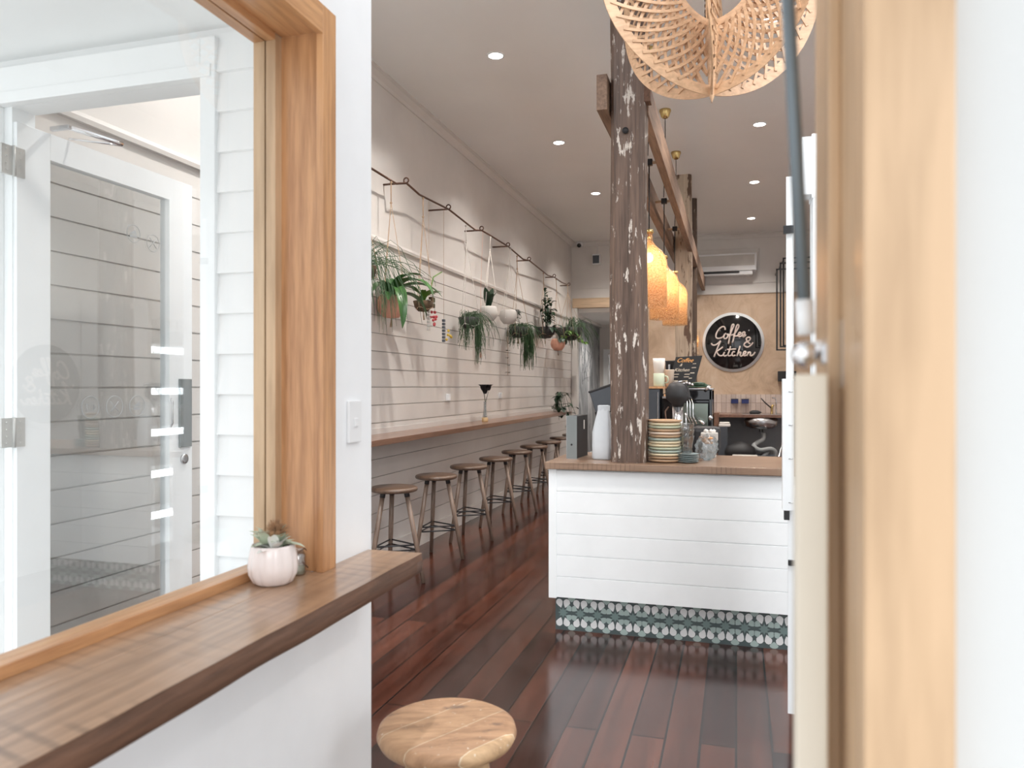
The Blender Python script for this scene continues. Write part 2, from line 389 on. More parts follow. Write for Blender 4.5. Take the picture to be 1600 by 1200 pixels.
# left wall: shiplap boards with real grooves up to the dado rail, plain wall above
pr = [(XL-.1, 0), (XL, 0)]
z = .14
while z < 2.5:
    pr += [(XL, z-.004), (XL-.014, z-.0022), (XL-.014, z+.0022), (XL, z+.004)]; z += .1395
pr += [(XL, 2.52), (XL+.025, 2.52), (XL+.03, 2.54), (XL+.012, 2.565), (XL-.004, 2.57), (XL-.004, ZC), (XL-.1, ZC)]
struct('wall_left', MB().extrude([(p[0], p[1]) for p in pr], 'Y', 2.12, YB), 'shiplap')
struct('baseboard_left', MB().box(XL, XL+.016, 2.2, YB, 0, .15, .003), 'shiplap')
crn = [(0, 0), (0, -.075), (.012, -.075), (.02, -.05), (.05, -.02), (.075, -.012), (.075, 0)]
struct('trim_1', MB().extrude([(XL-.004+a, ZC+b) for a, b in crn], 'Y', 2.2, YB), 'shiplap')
def ymould(y, x0, x1, z): return MB().extrude([(y-a, z+b) for a, b in crn], 'X', x0, x1)
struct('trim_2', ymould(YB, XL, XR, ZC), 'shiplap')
# right wall (only seen mirrored in the panes) and front facade
struct('wall_right', MB().box(XR, XR+.1, .6, YB, 0, ZC), 'white')
struct('wall_front', MB().box(.1405, .36, .60, .72, -.1, ZC).box(-1.0, .165, .60, .72, -.1, .6).box(-1.19, XR+.1, .60, .72, 3.45, ZC), 'extwall')
struct('ceiling_added_shade', MB().box(-1.1, 3.4, -3.4, .55, 3.3, 3.4), 'porch')  # unseen awning added to keep light off the near jamb
# back wall: white upper part, plaster lower part, passage opening at its left
struct('wall_back', MB().box(-2.58, XR, YB, YB+.12, 2.89, ZC).box(XL-.1, -2.58, YB, YB+.12, 0, ZC), 'shiplap')
struct('trim_3', MB().box(-2.6, XR, YB-.012, YB-.001, 3.05, 3.062).box(-1.45, XR, YB-.02, YB, 2.885, 2.93), 'shiplap')
struct('wall_plaster', MB().box(-1.5, XR, YB, YB+.12, 0, 2.89), 'plaster')
struct('trim_4', MB().box(-2.66, -1.5, YB-.03, YB+.12, 2.73, 2.89, .004), 'pine')
struct('trim_5', MB().box(-2.672, -2.585, YB-.02, YB+.02, 0, 2.73, .004), 'shiplap')
struct('wall_passage', MB().box(XL-.1, XL, YB+.12, 15.7, 0, 2.7), 'mural')
struct('wall_passage_end', MB().box(XL, -1.4, 15.6, 15.7, 0, 2.7).box(-1.4, -1.3, YB+.12, 15.7, 0, 2.7), 'shiplap')
struct('ceiling_passage', MB().box(XL-.1, -1.3, YB+.12, 15.7, 2.66, 2.76), 'ceilp')
struct('trim_6', MB().box(XL, XL+.05, YB+.13, 15.6, 2.6, 2.66).box(XL, -1.4, 15.55, 15.6, 2.6, 2.66), 'shiplap')
struct('baseboard_passage', MB().box(XL, XL+.02, YB+.13, 15.6, 0, .15), 'white')
struct('trim_7', MB().box(-2.6, -1.6, 15.57, 15.6, 2.07, 2.16).box(-2.6, -2.51, 15.57, 15.6, 0, 2.07), 'white')

# ---------------------------------------------------------------- window partition on the left
PX = -1.02; PO = -1.19
WY0, WY1, WZ0, WZ1 = .42, 1.735, .93, 2.30
struct('wall_partition', MB().box(PO, PX, .3, 2.033, -.1, .878).box(PO, PX, .62, 2.033, WZ1+.012, ZC).box(PO, PX, .3, .62, WZ1+.012, 3.3).box(PO, PX, WY1+.012, 2.033, .878, WZ1+.012).box(PO, PX, .3, WY0-.012, .878, WZ1+.012), 'wallwhite')
win = structE('window_1')
MB().box(-1.125, -1.016, WY1, WY1+.012, WZ0, WZ1+.012).box(-1.125, -1.016, WY0-.012, WY0, WZ0, WZ1+.012).build('jamb_lining', 'oak', win)
MB().box(-1.125, -1.016, WY0, WY1, WZ1, WZ1+.012).build('head_lining', 'oakY', win)
MB().box(-1.02, -1.0, WY1-.008, WY1+.057, WZ0, WZ1-.008+.073, .002).box(-1.02, -1.0, WY0-.057, WY0+.008, WZ0, WZ1+.065, .002).build('side_casing', 'oak', win)
MB().box(-1.02, -1.0, WY0+.008, WY1-.008, WZ1-.008, WZ1+.065, .002).build('head_casing', 'oakY', win)
MB().box(-1.153, -1.125, WY1-.028, WY1+.012, WZ0, WZ1, .002).box(-1.19, -1.157, WY1-.028, WY1+.012, WZ0, WZ1, .002).build('glazing_bead', 'jambwood', win)
MB().box(-1.153, -1.125, WY0, WY1-.028, WZ1-.018, WZ1+.012, .002).box(-1.19, -1.157, WY0, WY1-.028, WZ1-.018, WZ1+.012, .002).build('head_bead', 'oakY', win)
MB().box(-1.153, -1.130, WY0, WY1-.028, .9, .952, .002).box(-1.19, -1.157, WY0, WY1-.028, .9, .950, .002).build('sill_bead', 'oakY', win)
MB().box(-1.157, -1.153, WY0, WY1-.02, .94, WZ1-.005).build('pane', 'glass', win)
# rough-sawn shelf of two boards with a live front edge
sh = thing('window_shelf', 'rough-sawn brown timber shelf with dark live edge under the timber-framed window', 'shelf', (0, 0, 0))
def edgeprof(yv): return .85-.0012*math.sin(yv*9)-.001*math.sin(yv*23+1)
mb = MB()
mb.box(-1.128, -1.0355, .3, 1.733, .885, .93, .002)
mb.build('back_board', 'shelf', sh)
mb = MB(); N = 40; rows = []
for i in range(N+1):
    yv = .3+(2.012-.3)*i/N; xe = -edgeprof(yv)-(.0 if i < N else 0)
    rows.append([mb.bm.verts.new(q) for q in ((-1.0345 if yv < 1.735 else -1.019, yv, .93), (xe, yv, .93), (xe-.006, yv, .925))])
for a, b in zip(rows, rows[1:]):
    mb._f([a[0], a[1], b[1], b[0]]); mb._f([a[1], a[2], b[2], b[1]])
mb.box(-1.0345, -.866, .3, 2.01, .885, .9285)
mb.build('front_board', 'shelf', sh)
mb = MB(); rows = []
for i in range(N+1):
    yv = .3+(2.012-.3)*i/N; xe = -edgeprof(yv)
    rows.append([mb.bm.verts.new(q) for q in ((xe-.002, yv, .9285), (xe+.001+.001*math.sin(yv*31), yv, .91), (xe, yv, .892), (xe-.003+.0015*math.sin(yv*14), yv, .876), (-.9, yv, .8745))])
for a, b in zip(rows, rows[1:]):
    for k in range(4): mb._f([a[k], a[k+1], b[k+1], b[k]], k > 0)
mb._f(rows[-1]); mb.build('live_edge', 'edge', sh)
# light switch
sw = thing('light_switch', 'white single light switch plate on the white partition beside the timber window', 'switch', (PX, 1.92, 1.303))
swp = MB().box(0, .009, -.0355, .0355, -.058, .058, .003).build('plate', 'plastic', sw)
MB().box(.009, .013, -.009, .009, -.014, .010, .002).build('rocker', 'plastic', swp)

# ---------------------------------------------------------------- porch and entry door seen through the window
EY = 2.05
struct('wall_entry', MB().box(-1.6, -1.08, EY, EY+.09, -.1, ZC).box(-2.8, -1.6, EY, EY+.09, 2.36, ZC).box(-3.6, -2.42, EY, EY+.09, -.1, 2.36), 'porch')
prb = [(EY, 0)]; z = 0
while z < 2.5: prb += [(EY-.022, z+.001), (EY-.008, z+.125)]; z += .125
prb += [(EY, z)]
struct('trim_8', MB().extrude(prb, 'X', -1.546, PO), 'porch')
struct('trim_9', MB().box(-1.6, -1.546, EY-.03, EY, 0, 2.485, .003).box(-3.4, -1.6, EY-.03, EY, 2.40, 2.485, .003).box(-3.4, -1.56, EY-.035, EY, 2.36, 2.40, .003).box(-2.5, -2.42, EY-.03, EY, 0, 2.36, .003), 'porch')
struct('ceiling_porch', MB().box(-6, PO-.001, .9, EY, 2.52, 2.6), 'porch')
struct('trim_10', MB().box(-2.42, -2.385, EY, EY+.09, 0, 2.36), 'white')
dr = structE('door_1')
DX = -2.37
mb = MB().box(DX-.04, DX, 2.055, 2.19, .02, 2.31, .002).box(DX-.04, DX, 2.82, 2.94, .02, 2.31, .002).box(DX-.04, DX, 2.19, 2.82, 2.215, 2.31).box(DX-.04, DX, 2.19, 2.82, .02, .3)
mb.box(DX-.044, DX+.004, 2.79, 2.82, .3, 2.215)
lf = mb.build('leaf', 'white', dr)
MB().box(DX-.023, DX-.017, 2.19, 2.80, .3, 2.215).build('pane', 'doorglass', dr)
for hz in (2.17, 1.243, .3):
    mb = MB().box(DX-.005, DX+.003, 1.995, 2.035, hz-.05, hz+.05).box(DX-.002, DX+.005, 2.045, 2.083, hz-.05, hz+.05)
    mb.tube([(DX+.005, 2.04, hz-.052), (DX+.005, 2.04, hz+.052)], .006, 8)
    for a in (-.035, -.012, .012, .035):
        for yy in (2.012, 2.065): mb.ball((DX+.005, yy, hz+a), .003, 1)
    mb.build('hinge', 'nickel', dr)
MB().box(DX, DX+.012, 2.85, 2.925, 1.13, 1.434, .002).build('handle_plate', 'greyface', dr)
MB().tube([(DX, 2.80, 1.22), (DX+.012, 2.80, 1.24), (DX+.012, 2.80, 1.33), (DX, 2.80, 1.35)], .004, 8).build('finger_pull', 'steel', dr)
MB().lathe([(.022, 0), (.022, .008), (.012, .01)], (DX, 2.885, 1.077), 20, Matrix.Rotation(PI/2, 3, 'Y')).build('lock', 'steel', dr)
cl = thing('door_closer', 'thin silver door closer arm above the open glass door', 'door closer', (-2.1, 2.14, 2.33))
MB().box(-.275, -.19, .05, .066, -.008, .008, .003).build('fixing_plate', 'steel', cl)
MB().tube([(-.20, .055, 0), (-.165, .25, 0), (-.16, .27, 0)], .009, 6).tube([(-.16, .27, -.006), (-.272, .13, -.012)], .004, 6).build('arm', 'chrome', cl)
pl = thing('mirrored_glow', 'small glowing cylinder on the porch ceiling standing in for a lamp reflection', 'light', (-1.95, 1.35, 2.52))  # glowing cylinder added in place of a lamp reflected in the pane
MB().lathe([(.02, 0), (.02, -.05), (.0, -.05)], n=16).build('housing', 'plastic', pl)
MB().lathe([(.016, -.05), (.018, -.085), (0, -.09)], n=12).build('bulb', 'led', pl)
# painted reflections on the inner door's pane: three thin ringed icons, twice
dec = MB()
def icon_ring(mb, y, z, r, kind):
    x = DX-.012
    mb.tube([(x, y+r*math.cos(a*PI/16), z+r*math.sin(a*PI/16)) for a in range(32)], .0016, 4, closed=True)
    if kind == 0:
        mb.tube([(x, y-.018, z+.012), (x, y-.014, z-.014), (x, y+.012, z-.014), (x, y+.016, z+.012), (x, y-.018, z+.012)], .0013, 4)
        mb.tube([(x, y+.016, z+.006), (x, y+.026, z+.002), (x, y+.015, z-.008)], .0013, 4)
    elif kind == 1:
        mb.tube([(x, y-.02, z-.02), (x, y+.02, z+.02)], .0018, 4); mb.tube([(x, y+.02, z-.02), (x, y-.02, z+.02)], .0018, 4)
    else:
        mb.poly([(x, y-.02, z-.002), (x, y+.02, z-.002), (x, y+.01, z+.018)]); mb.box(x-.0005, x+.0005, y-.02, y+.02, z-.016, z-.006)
for i, yy in enumerate((2.38, 2.50, 2.62)): icon_ring(dec, yy, 1.32, .042, i)
for i, yy in ((2, 2.60), (1, 2.71)): icon_ring(dec, yy, 2.03 if i == 2 else 2.01, .036, i)
dec.build('icon_reflection', 'reflectgrey', bpy.data.objects['door_1'])

# ---------------------------------------------------------------- servery opening on the right, close to the camera
jb = structE('window_2')
jx = .084
MB().box(jx, .141, .572, .60, 0, 2.7, .003).build('casing', 'jambwood', jb)
MB().box(jx, jx+.012, .60, .80, 0, 2.7)  .box(jx+.012, .14, .60, .8, 0, 2.7).build('jamb_lining', 'jambwood', jb)
MB().box(.074, jx, .69, .80, 0, 2.7, .002).build('stop_bead', 'jambwood', jb)
MB().box(.046, .070, .655, .685, 0, 1.41, .002).build('weather_strip', 'sashwhite', jb)
st = thing('gas_strut', 'grey gas strut with silver ball end fixed to the blurred timber jamb', 'strut', (0, 0, 0))
P0 = Vector((.0395, .70, 1.80)); P1 = Vector((.0565, .71, 1.475))
MB().tube([P0, P1], .0058, 14).build('tube', 'greymetal', st)
MB().tube([P1+Vector((0, 0, .0)), P1+Vector((.0015, 0, -.03))], .0075, 14).build('end_sleeve', 'plastic', st)
MB().ball((.0575, .71, 1.428), .0115, 3).tube([(.0575, .71, 1.428), (.078, .71, 1.437)], .006, 10).build('ball_joint', 'chrome', st)
MB().box(.0835, .0845, .68, .74, 1.40, 1.455).box(.070, .084, .70, .718, 1.419, 1.437, .002).build('bracket', 'steel', st)

# tall white folding door leaf seen edge-on
fd = structE('door_2')
MB().box(.189, .213, 3.2, 3.9, .93, 2.225, .002, Matrix.Translation((.2, 3.2, 0)) @ Matrix.Rotation(-.075, 4, 'Z') @ Matrix.Translation((-.2, -3.2, 0))).box(.195, .221, 3.2, 3.9, .115, .93, .002, Matrix.Translation((.2, 3.2, 0)) @ Matrix.Rotation(-.075, 4, 'Z') @ Matrix.Translation((-.2, -3.2, 0))).build('leaf', 'white', fd)
MB().box(.173, .215, 3.16, 3.2, .918, 1.43, .002).build('lock_stile', 'white', fd)
mb = MB()
for zz in (.95, 1.12, 1.25, 1.38): mb.tube([(.196, 3.159, zz), (.212, 3.159, zz)], .002, 6)
mb.build('screw', 'steel', fd)
MB().box(.247, .284, 3.2, 3.3, 2.15, 2.376, .003)  .box(.285, .34, 3.22, 3.34, 2.14, 2.392, .003).build('head_block', 'white', fd)
MB().box(.289, .34, 3.22, 3.34, 0, 2.14, .003).build('frame_post', 'white', fd)
MB().box(.178, .216, 3.185, 3.2, 2.0, 2.03).box(.18, .2, 3.17, 3.2, .88, .918).box(.196, .23, 3.185, 3.2, .70, .72).build('hinge', 'black', fd)

# ================================================================== COUNTER
CY = 4.285
ct = thing('counter', 'white shiplap-clad service counter with patterned tile kickboard', 'counter', (0, 0, 0))
pf = [(CY+.05, .197)]
z = .197; k = 0
hs = (.925-.197)/6
for k in range(6):
    a = .197+k*hs; pf += [(CY, a+.001), (CY, a+hs-.005), (CY+.006, a+hs-.002), (CY+.006, a+hs)]
pf += [(CY+.05, .925)]
MB().extrude(pf, 'X', -.985, 1.3).build('cladding', 'white', ct)
MB().box(-1.03, -.985, CY-.006, CY+.05, .192, .93, .002).build('corner_post', 'white', ct)
MB().box(-1.03, -1.012, CY+.05, 4.98, .195, .93).box(-1.0, 1.3, 4.93, 4.96, .05, .93).box(-.84, -.80, 4.96, 6.3, .05, .93).box(-.2, -.16, 4.96, 6.3, .05, .93).box(-.84, -.16, 6.26, 6.3, .05, .93).build('body', 'greypanel', ct)
mb = MB().mat(0).box(-1.0, 1.3, CY+.04, 4.96, 0, .197)
KY = CY+.04
def teardrop(cx, cz, ang, L, W, tip=True):
    pts = []
    prof = [(-.5, 0), (-.2, .62), (.12, 1), (.36, .78), (.5, .3)]
    for t, q in prof: pts.append((t*L, q*W/2))
    for t, q in reversed(prof[1:]): pts.append((t*L, -q*W/2))
    return [(cx+a*math.cos(ang)-b*math.sin(ang), cz+a*math.sin(ang)+b*math.cos(ang)) for a, b in pts]
def inlay(pts, mi, d=.0006):
    pts = [(x, min(max(zz, .002), .196)) for x, zz in pts]
    mb.mat(mi).poly([(x, KY-d, zz) for x, zz in pts][::-1])
for i in range(23):
    cx = -.955+i*.1
    if cx > 1.28: break
    star = [(cx+(.03 if j % 2 == 0 else .017)*math.cos(j*PI/8), .1+(.03 if j % 2 == 0 else .017)*math.sin(j*PI/8)) for j in range(16)]
    inlay(star, 1)
    for sz in (-1, 1):
        for sx in (-1, 1): inlay(teardrop(cx+sx*.0195, .1+sz*.052, math.atan2(sz, sx*.33), .052, .040), 3)
    mx = cx+.05
    if mx < 1.3:
        for sz in (-1, 1):
            for sx in (-1, 1): inlay(teardrop(mx-sx*.0165, .1+sz*.0245, math.atan2(sz*.55, sx*-1.*-1.) if False else math.atan2(sz*.6, -(-sx)) if False else math.atan2(sz*.6, (1 if sx > 0 else -1)), .035, .037), 2, .0008)
            inlay(teardrop(mx, .1+sz*.080, math.atan2(sz, 0), .036, .046), 2)
mb.build('tiled_kickboard', ['tilebg', 'tilemid', 'tilegreen', 'tilewhite'], ct, fix=False)
wt = thing('counter_worktop', 'thick rough-sawn brown timber worktop on the white counter', 'worktop', (0, 0, 0))
MB().box(-1.045, 1.3, 4.255, 4.98, .93, .97, .004).build('front_slab', 'shelfX', wt)
MB().box(-.86, -.145, 4.985, 6.32, .93, .97, .003).build('side_slab', 'shelfX', wt)

# posts and beams
def post(name, label, x0, x1, y0, y1, z0, z1, mat, wob=.006, seed=1):
    rr = random.Random(seed); mb = MB(); ch = .03
    base = [(x0+ch, y0), (x1-ch, y0), (x1, y0+ch), (x1, y1-ch), (x1-ch, y1), (x0+ch, y1), (x0, y1-ch), (x0, y0+ch)]
    rings = []; n = 24
    ph = [rr.uniform(0, 6) for _ in base]
    for i in range(n+1):
        zz = z0+(z1-z0)*i/n
        rings.append([mb.bm.verts.new((x+wob*math.sin(zz*3.1+ph[j])*.8, y+wob*math.sin(zz*2.3+ph[j]*2), zz)) for j, (x, y) in enumerate(base)])
    for a, b in zip(rings, rings[1:]):
        for j in range(8): mb._f([a[j], a[(j+1) % 8], b[(j+1) % 8], b[j]])
    mb._f(rings[0][::-1]); mb._f(rings[-1])
    o = mb.build(name, mat); tag(o, label, 'post'); return o
pst = post('timber_post', 'massive dark weathered timber post rising from the front counter', -.688, -.487, 4.33, 4.5, .97, ZC, 'post', .007, 3)
MB().lathe([(.018, 0), (.018, .006), (0, .008)], (-.597, 4.325, 2.84), 14, Matrix.Rotation(PI/2, 3, 'X')).build('bolt_plug', 'blackmatt', pst)
post('timber_post', 'pale post with flaking cream paint behind the amber pendants', -.676, -.49, 9.03, 9.2, 0, ZC, 'post2', .004, 5)
post('timber_post', 'narrow dark ribbed post just behind the flaking pale post', -.62, -.487, 10.2, 10.32, 0, ZC, 'post3', .004, 8)
tag(MB().box(-.752, -.692, 4.27, YB-.03, 2.95, 3.15, .004).build('ceiling_beam', 'beam'), 'weathered timber beam bolted to the left side of the posts', 'beam', None)
tag(MB().box(-.535, -.478, 4.42, YB-.03, 2.95, 3.15, .004).build('ceiling_beam', 'beam'), 'long timber beam on the right of the posts, grey on its side', 'beam', None)
MB().box(-.56, -.46, 4.35, 4.42, 3.0, 3.14, .004).build('end_block', 'edge', bpy.data.objects['ceiling_beam.001'])

# ================================================================== CEILING DOWNLIGHTS
dl0 = None
spots = [(-1.7, 5.4), (-1.7, 7.5), (-1.7, 9.6), (-1.7, 11.65), (.21, 5.4), (.21, 7.5), (.21, 9.6), (.21, 11.65), (1.9, 3.3), (1.9, 6.4), (1.9, 9.6), (-1.75, 3.42)]
dlab = {(-1.75, 3.42): 'recessed ceiling downlight just inside the entry door', (-1.7, 11.65): 'recessed ceiling downlight of the left row hidden behind the big post',
        (1.9, 3.3): 'recessed ceiling downlight at the front right, above the mirrored fridge side', (-1.7, 5.4): 'round recessed ceiling downlight, nearest of the left row', (-1.7, 7.5): 'second recessed ceiling downlight of the left row',
        (-1.7, 9.6): 'third recessed ceiling downlight of the left row, beside the big post', (.21, 7.5): 'recessed ceiling downlight below the plywood pendant, nearest of the right row',
        (.21, 9.6): 'middle recessed downlight of the right row', (.21, 5.4): 'recessed ceiling downlight seen through the lattice of the plywood pendant', (.21, 11.65): 'farthest recessed downlight of the right row, near the air conditioner'}
for k, (x, y) in enumerate(spots):
    lab = dlab.get((x, y), 'recessed ceiling downlight out of direct view of the window')
    if dl0 is None:
        dl0 = thing('downlight', lab, 'downlight', (x, y, ZC), 'recessed ceiling downlights')
        MB().lathe([(.05, 0), (.066, 0), (.066, -.004), (.054, -.007), (.05, -.002)], n=28).build('trim_ring', 'plastic', dl0)
        MB().lathe([(.052, -.0035), (0, -.0036)], n=24).build('lens', 'led', dl0)
        ld = bpy.data.lights.new('downlight_lamp', 'SPOT'); ld.energy = DOWN_W; ld.spot_size = 2.3; ld.spot_blend = .9; ld.shadow_soft_size = .05; ld.color = (1, .94, .88)
        lo = bpy.data.objects.new('lamp_beam', ld); COL.objects.link(lo); lo.parent = dl0; lo.location = (0, 0, -.012)
    else: dup(dl0, (x, y, ZC), lab)

pdl = dup(dl0, (-2.05, 14.0, 2.66), 'downlight added in the low passage ceiling to brighten the mural')  # extra lamp added because the passage came out too dark
# ================================================================== PLYWOOD PENDANT
lp = thing('plywood_pendant', 'large laser-cut latticed plywood pendant lamp hanging at the top of the view', 'pendant lamp', (-.10, 3.45, 3.175))
RO, RI = .51, .185
def fin(mb, az):
    d = Vector((math.cos(az), math.sin(az), 0)); nn = Vector((-math.sin(az), math.cos(az), 0)); th = .0022
    def P(u, v, o=0): return d*u+Vector((0, 0, v))+nn*(o+.05*math.sin(PI*min(1, max(0, u/RO)))*math.cos(v/RO*1.2))
    def strip(pts, wd, off):
        L = []
        for i, (u, v) in enumerate(pts):
            a = pts[max(i-1, 0)]; b = pts[min(i+1, len(pts)-1)]; t = Vector((b[0]-a[0], b[1]-a[1])); t.normalize(); q = Vector((-t.y, t.x))*wd/2
            L.append([mb.bm.verts.new(P(u+q.x, v+q.y, off-th)), mb.bm.verts.new(P(u-q.x, v-q.y, off-th)), mb.bm.verts.new(P(u-q.x, v-q.y, off+th)), mb.bm.verts.new(P(u+q.x, v+q.y, off+th))])
        for a, b in zip(L, L[1:]):
            for k in range(4): mb._f([a[k], a[(k+1) % 4], b[(k+1) % 4], b[k]])
    def arc(r, w_, n=36):
        strip([((r)*math.cos(t), r*math.sin(t)) for t in [-PI/2+.0+PI*i/n for i in range(n+1)]], w_, 0)
    arc(RO-.022, .044); arc(RI+.014, .03)
    strip([(.008, -RO+.01), (.008, -RI)], .016, 0); strip([(.008, RO-.01), (.008, RI)], .016, 0)
    # two families of mirrored arcs between rims
    K = 24
    for fam in (1, -1):
        for k in range(K):
            a0 = -PI/2+PI*(k+.5)/K
            pts = []
            for i in range(9):
                t = i/8; r = RI+.02+(RO-RI-.045)*t; a = a0+fam*(.55*t-.27)
                if -PI/2 <= a <= PI/2: pts.append((r*math.cos(a), r*math.sin(a)))
            if len(pts) > 2: strip(pts, .0125, .0045*fam)
for k in range(6):
    mb = MB(); fin(mb, math.radians(-94+k*60)); mb.build('lattice_fin', 'ply', lp)
MB().lathe([(0, -RO-.03), (.012, -RO), (.014, -RO+.04), (.03, -RI-.05), (.028, -RI), (.012, -RI+.01)], n=14).build('spindle', 'ply', lp)
MB().tube([(0, 0, -RI), (0, 0, ZC-3.175)], .012, 10).build('stem', 'copper', lp)

# ================================================================== AMBER PENDANTS
def amber(loc, label):
    t = thing('amber_pendant', label, 'pendant lamp', loc, 'amber bottle pendants')
    h = .55; r = .13
    out = [(.024, h), (.026, h-.03), (.028, h-.07), (.05, h-.105), (.09, h-.14), (.118, h-.18), (r, h-.23), (r, .0), (r-.005, -.002), (r-.006, .002), (r-.006, h-.23), (.11, h-.185), (.045, h-.112), (.02, h-.07)]
    MB().lathe(out, n=36).build('glass_shade', 'amber', t)
    MB().lathe([(0, h+.02), (.03, h+.015), (.036, h-.005), (.027, h-.012)], n=20).build('cap', 'brass', t)
    MB().tube([(0, 0, h-.02), (0, 0, h-.13)], .017, 12).build('lamp_holder', 'brass', t)
    MB().ball((0, 0, h-.19), .032, 2, (1, 1, 1.25)).build('bulb', 'bulb', t)
    MB().tube([(0, 0, h+.015), (0, 0, 3.045-loc[2])], .0045, 8).build('cord', 'black', t)
    ld = bpy.data.lights.new('pendant_lamp', 'POINT'); ld.energy = 1.8; ld.color = (1, .68, .4); ld.shadow_soft_size = .04
    lo = bpy.data.objects.new('lamp_glow', ld); COL.objects.link(lo); lo.parent = t; lo.location = (0, 0, h-.26)
    return t
for i, (y, zb, lab) in enumerate(((5.72, 1.99, 'nearest amber bottle-shaped glass pendant, beside the big post'), (6.95, 2.0, 'middle amber bottle-shaped glass pendant of three'), (8.2, 2.045, 'farthest and lowest-looking amber bottle-shaped glass pendant'))):
    amber((-.615, y, zb), lab)
    b = thing('pendant_hook_bar', ('nearest', 'middle', 'farthest')[i]+' wooden rod with black hook between the two beams', 'hook bar', (-.615, y, 3.05))
    MB().tube([(-.0755, 0, 0), (.0785, 0, 0)], .011, 10).build('rod', 'pine', b)
    MB().box(-.025, .025, -.02, .02, -.022, .026, .006).build('hook', 'black', b)
for i, (y, lab) in enumerate(((5.6, 'brass ceiling rose hidden behind the plywood pendant'), (6.88, 'nearer brass ceiling rose with black cord'), (8.15, 'farther brass ceiling rose above the pale flaking post'))):
    c = thing('ceiling_rose', lab, 'ceiling rose', (-.6, y, ZC), 'brass ceiling roses')
    MB().lathe([(.05, 0), (.052, -.012), (.045, -.03), (.036, -.06), (.02, -.075), (0, -.078)], n=28).build('cup', 'brass', c)
    MB().tube([(0, 0, -.07), (.0, .01, -.4), (-.015, .03, 3.05-ZC+.026)], .004, 6).build('cord', 'black', c)

# ================================================================== BACK WALL DETAILS
ac = thing('air_conditioner', 'white split air conditioner high on the back wall', 'air conditioner', (-.15, YB, 3.16))
MB().box(-.46, .46, -.22, 0, .06, .34, .02).build('casing', 'plastic', ac)
MB().box(-.43, .43, -.222, -.2, .14, .31, .004).build('grille_panel', 'palepot', ac)
MB().box(-.43, .40, -.2, -.02, .0, .058, .006).build('louvre', 'plastic', ac); MB().box(-.42, .2, -.215, -.2, .03, .055).build('outlet_slot', 'blackmatt', ac)
struct('trim_11', MB().box(.36, .375, YB-.014, YB, 3.06, 3.6).box(-.7, .375, YB-.014, YB, 3.6, 3.615), 'shiplap')
sc_ = thing('security_camera', 'small white dome camera with black lens in the back ceiling corner', 'camera', (-2.53, 12.75, 3.76))
MB().lathe([(.05, .078), (.055, .04), (.045, .01), (0, 0)], n=20).build('housing', 'plastic', sc_)
MB().ball((0, -.05, .01), .038, 2).build('lens', 'blackgloss', sc_)
sp = thing('wall_speaker', 'small grey and white wall speaker high on the back wall', 'speaker', (-2.24, YB, 3.44))
MB().box(-.065, .065, -.13, 0, 0, .17, .012).build('casing', 'plastic', sp)
MB().box(-.055, .055, -.136, -.129, .012, .145, .003).build('grille', 'charcoal', sp)
MB().tube([(0, -.01, .17), (0, -.01, .395)], .004, 5).build('cable', 'plastic', sp)
# round sign
STROKES = [
 [(450,345),(445,302),(410,284),(360,312),(315,370),(290,440),(300,485),(345,497),(400,478),(440,440)],
 [(470,405),(438,430),(425,475),(447,505),(482,490),(498,450),(484,418),(505,432),(535,438)],
 [(535,438),(570,350),(602,272),(592,246),(567,270),(550,350),(530,470),(506,600)],
 [(510,455),(560,440),(612,418),(652,360),(686,290),(676,256),(652,272),(630,350),(605,470),(576,580)],
 [(590,462),(640,460),(690,446),(720,420),(715,396),(692,400),(676,440),(690,475),(730,463)],
 [(730,463),(768,445),(792,410),(780,390),(756,400),(745,440),(762,476),(792,462),(810,435)],
 [(932,578),(900,622),(850,660),(802,652),(776,622),(800,582),(856,550),(885,512),(866,487),(832,490),(815,520),(835,562),(882,606)],
 [(208,580),(230,612),(270,617),(320,592),(352,560),(375,540)],
 [(372,545),(330,640),(290,740),(256,830)],
 [(412,652),(360,692),(298,735)], [(305,732),(330,790),(368,812),(412,802),(440,745),(422,790),(442,817),(482,800)],
 [(455,710),(461,716)],
 [(545,640),(520,730),(500,790),(520,817),(562,800)], [(480,697),(560,697),(642,690)],
 [(622,748),(592,740),(570,780),(586,817),(630,802)],
 [(710,638),(680,740),(655,822)], [(662,792),(700,750),(722,760),(710,800),(726,822),(764,800)],
 [(764,800),(802,770),(806,742),(782,740),(762,780),(782,817),(830,802)],
 [(850,745),(830,822)], [(836,792),(870,750),(888,765),(880,802),(902,817),(942,790),(966,750)]]
def catmull(p, k=4):
    if len(p) < 3: return p
    q = [p[0]]+list(p)+[p[-1]]; out = []
    for i in range(1, len(q)-2):
        for j in range(k):
            t = j/k; out.append(tuple(.5*((2*b)+(-a+c)*t+(2*a-5*b+4*c-d)*t*t+(-a+3*b-3*c+d)*t**3) for a, b, c, d in zip(q[i-1], q[i], q[i+1], q[i+2])))
    return out+[p[-1]]
def sign(name, label, loc, r, rz, disc='blackgloss'):
    t = thing(name, label, 'sign', loc, rz=rz); k = r/487
    mx = Matrix.Rotation(PI/2, 3, 'X')
    MB().lathe([(r+.045, 0), (r+.045, .012), (0, .012)], (0, 0, 0), 64, mx).build('pale_backing', 'plastic', t)
    MB().lathe([(r, .012), (r, .03), (r-.003, .033), (0, .033)], (0, 0, 0), 64, mx).build('black_disc', disc, t)
    mb = MB()
    for s_ in STROKES: mb.tube([((x-588)*k, -.035, (567-y)*k) for x, y in catmull(s_)], 15*k, 6)
    mb.build('lettering', 'letter', t); return t
sign('round_sign', 'round black sign with Coffee & Kitchen in pink script on the plaster wall', (-.045, YB, 2.11), .432, 0)
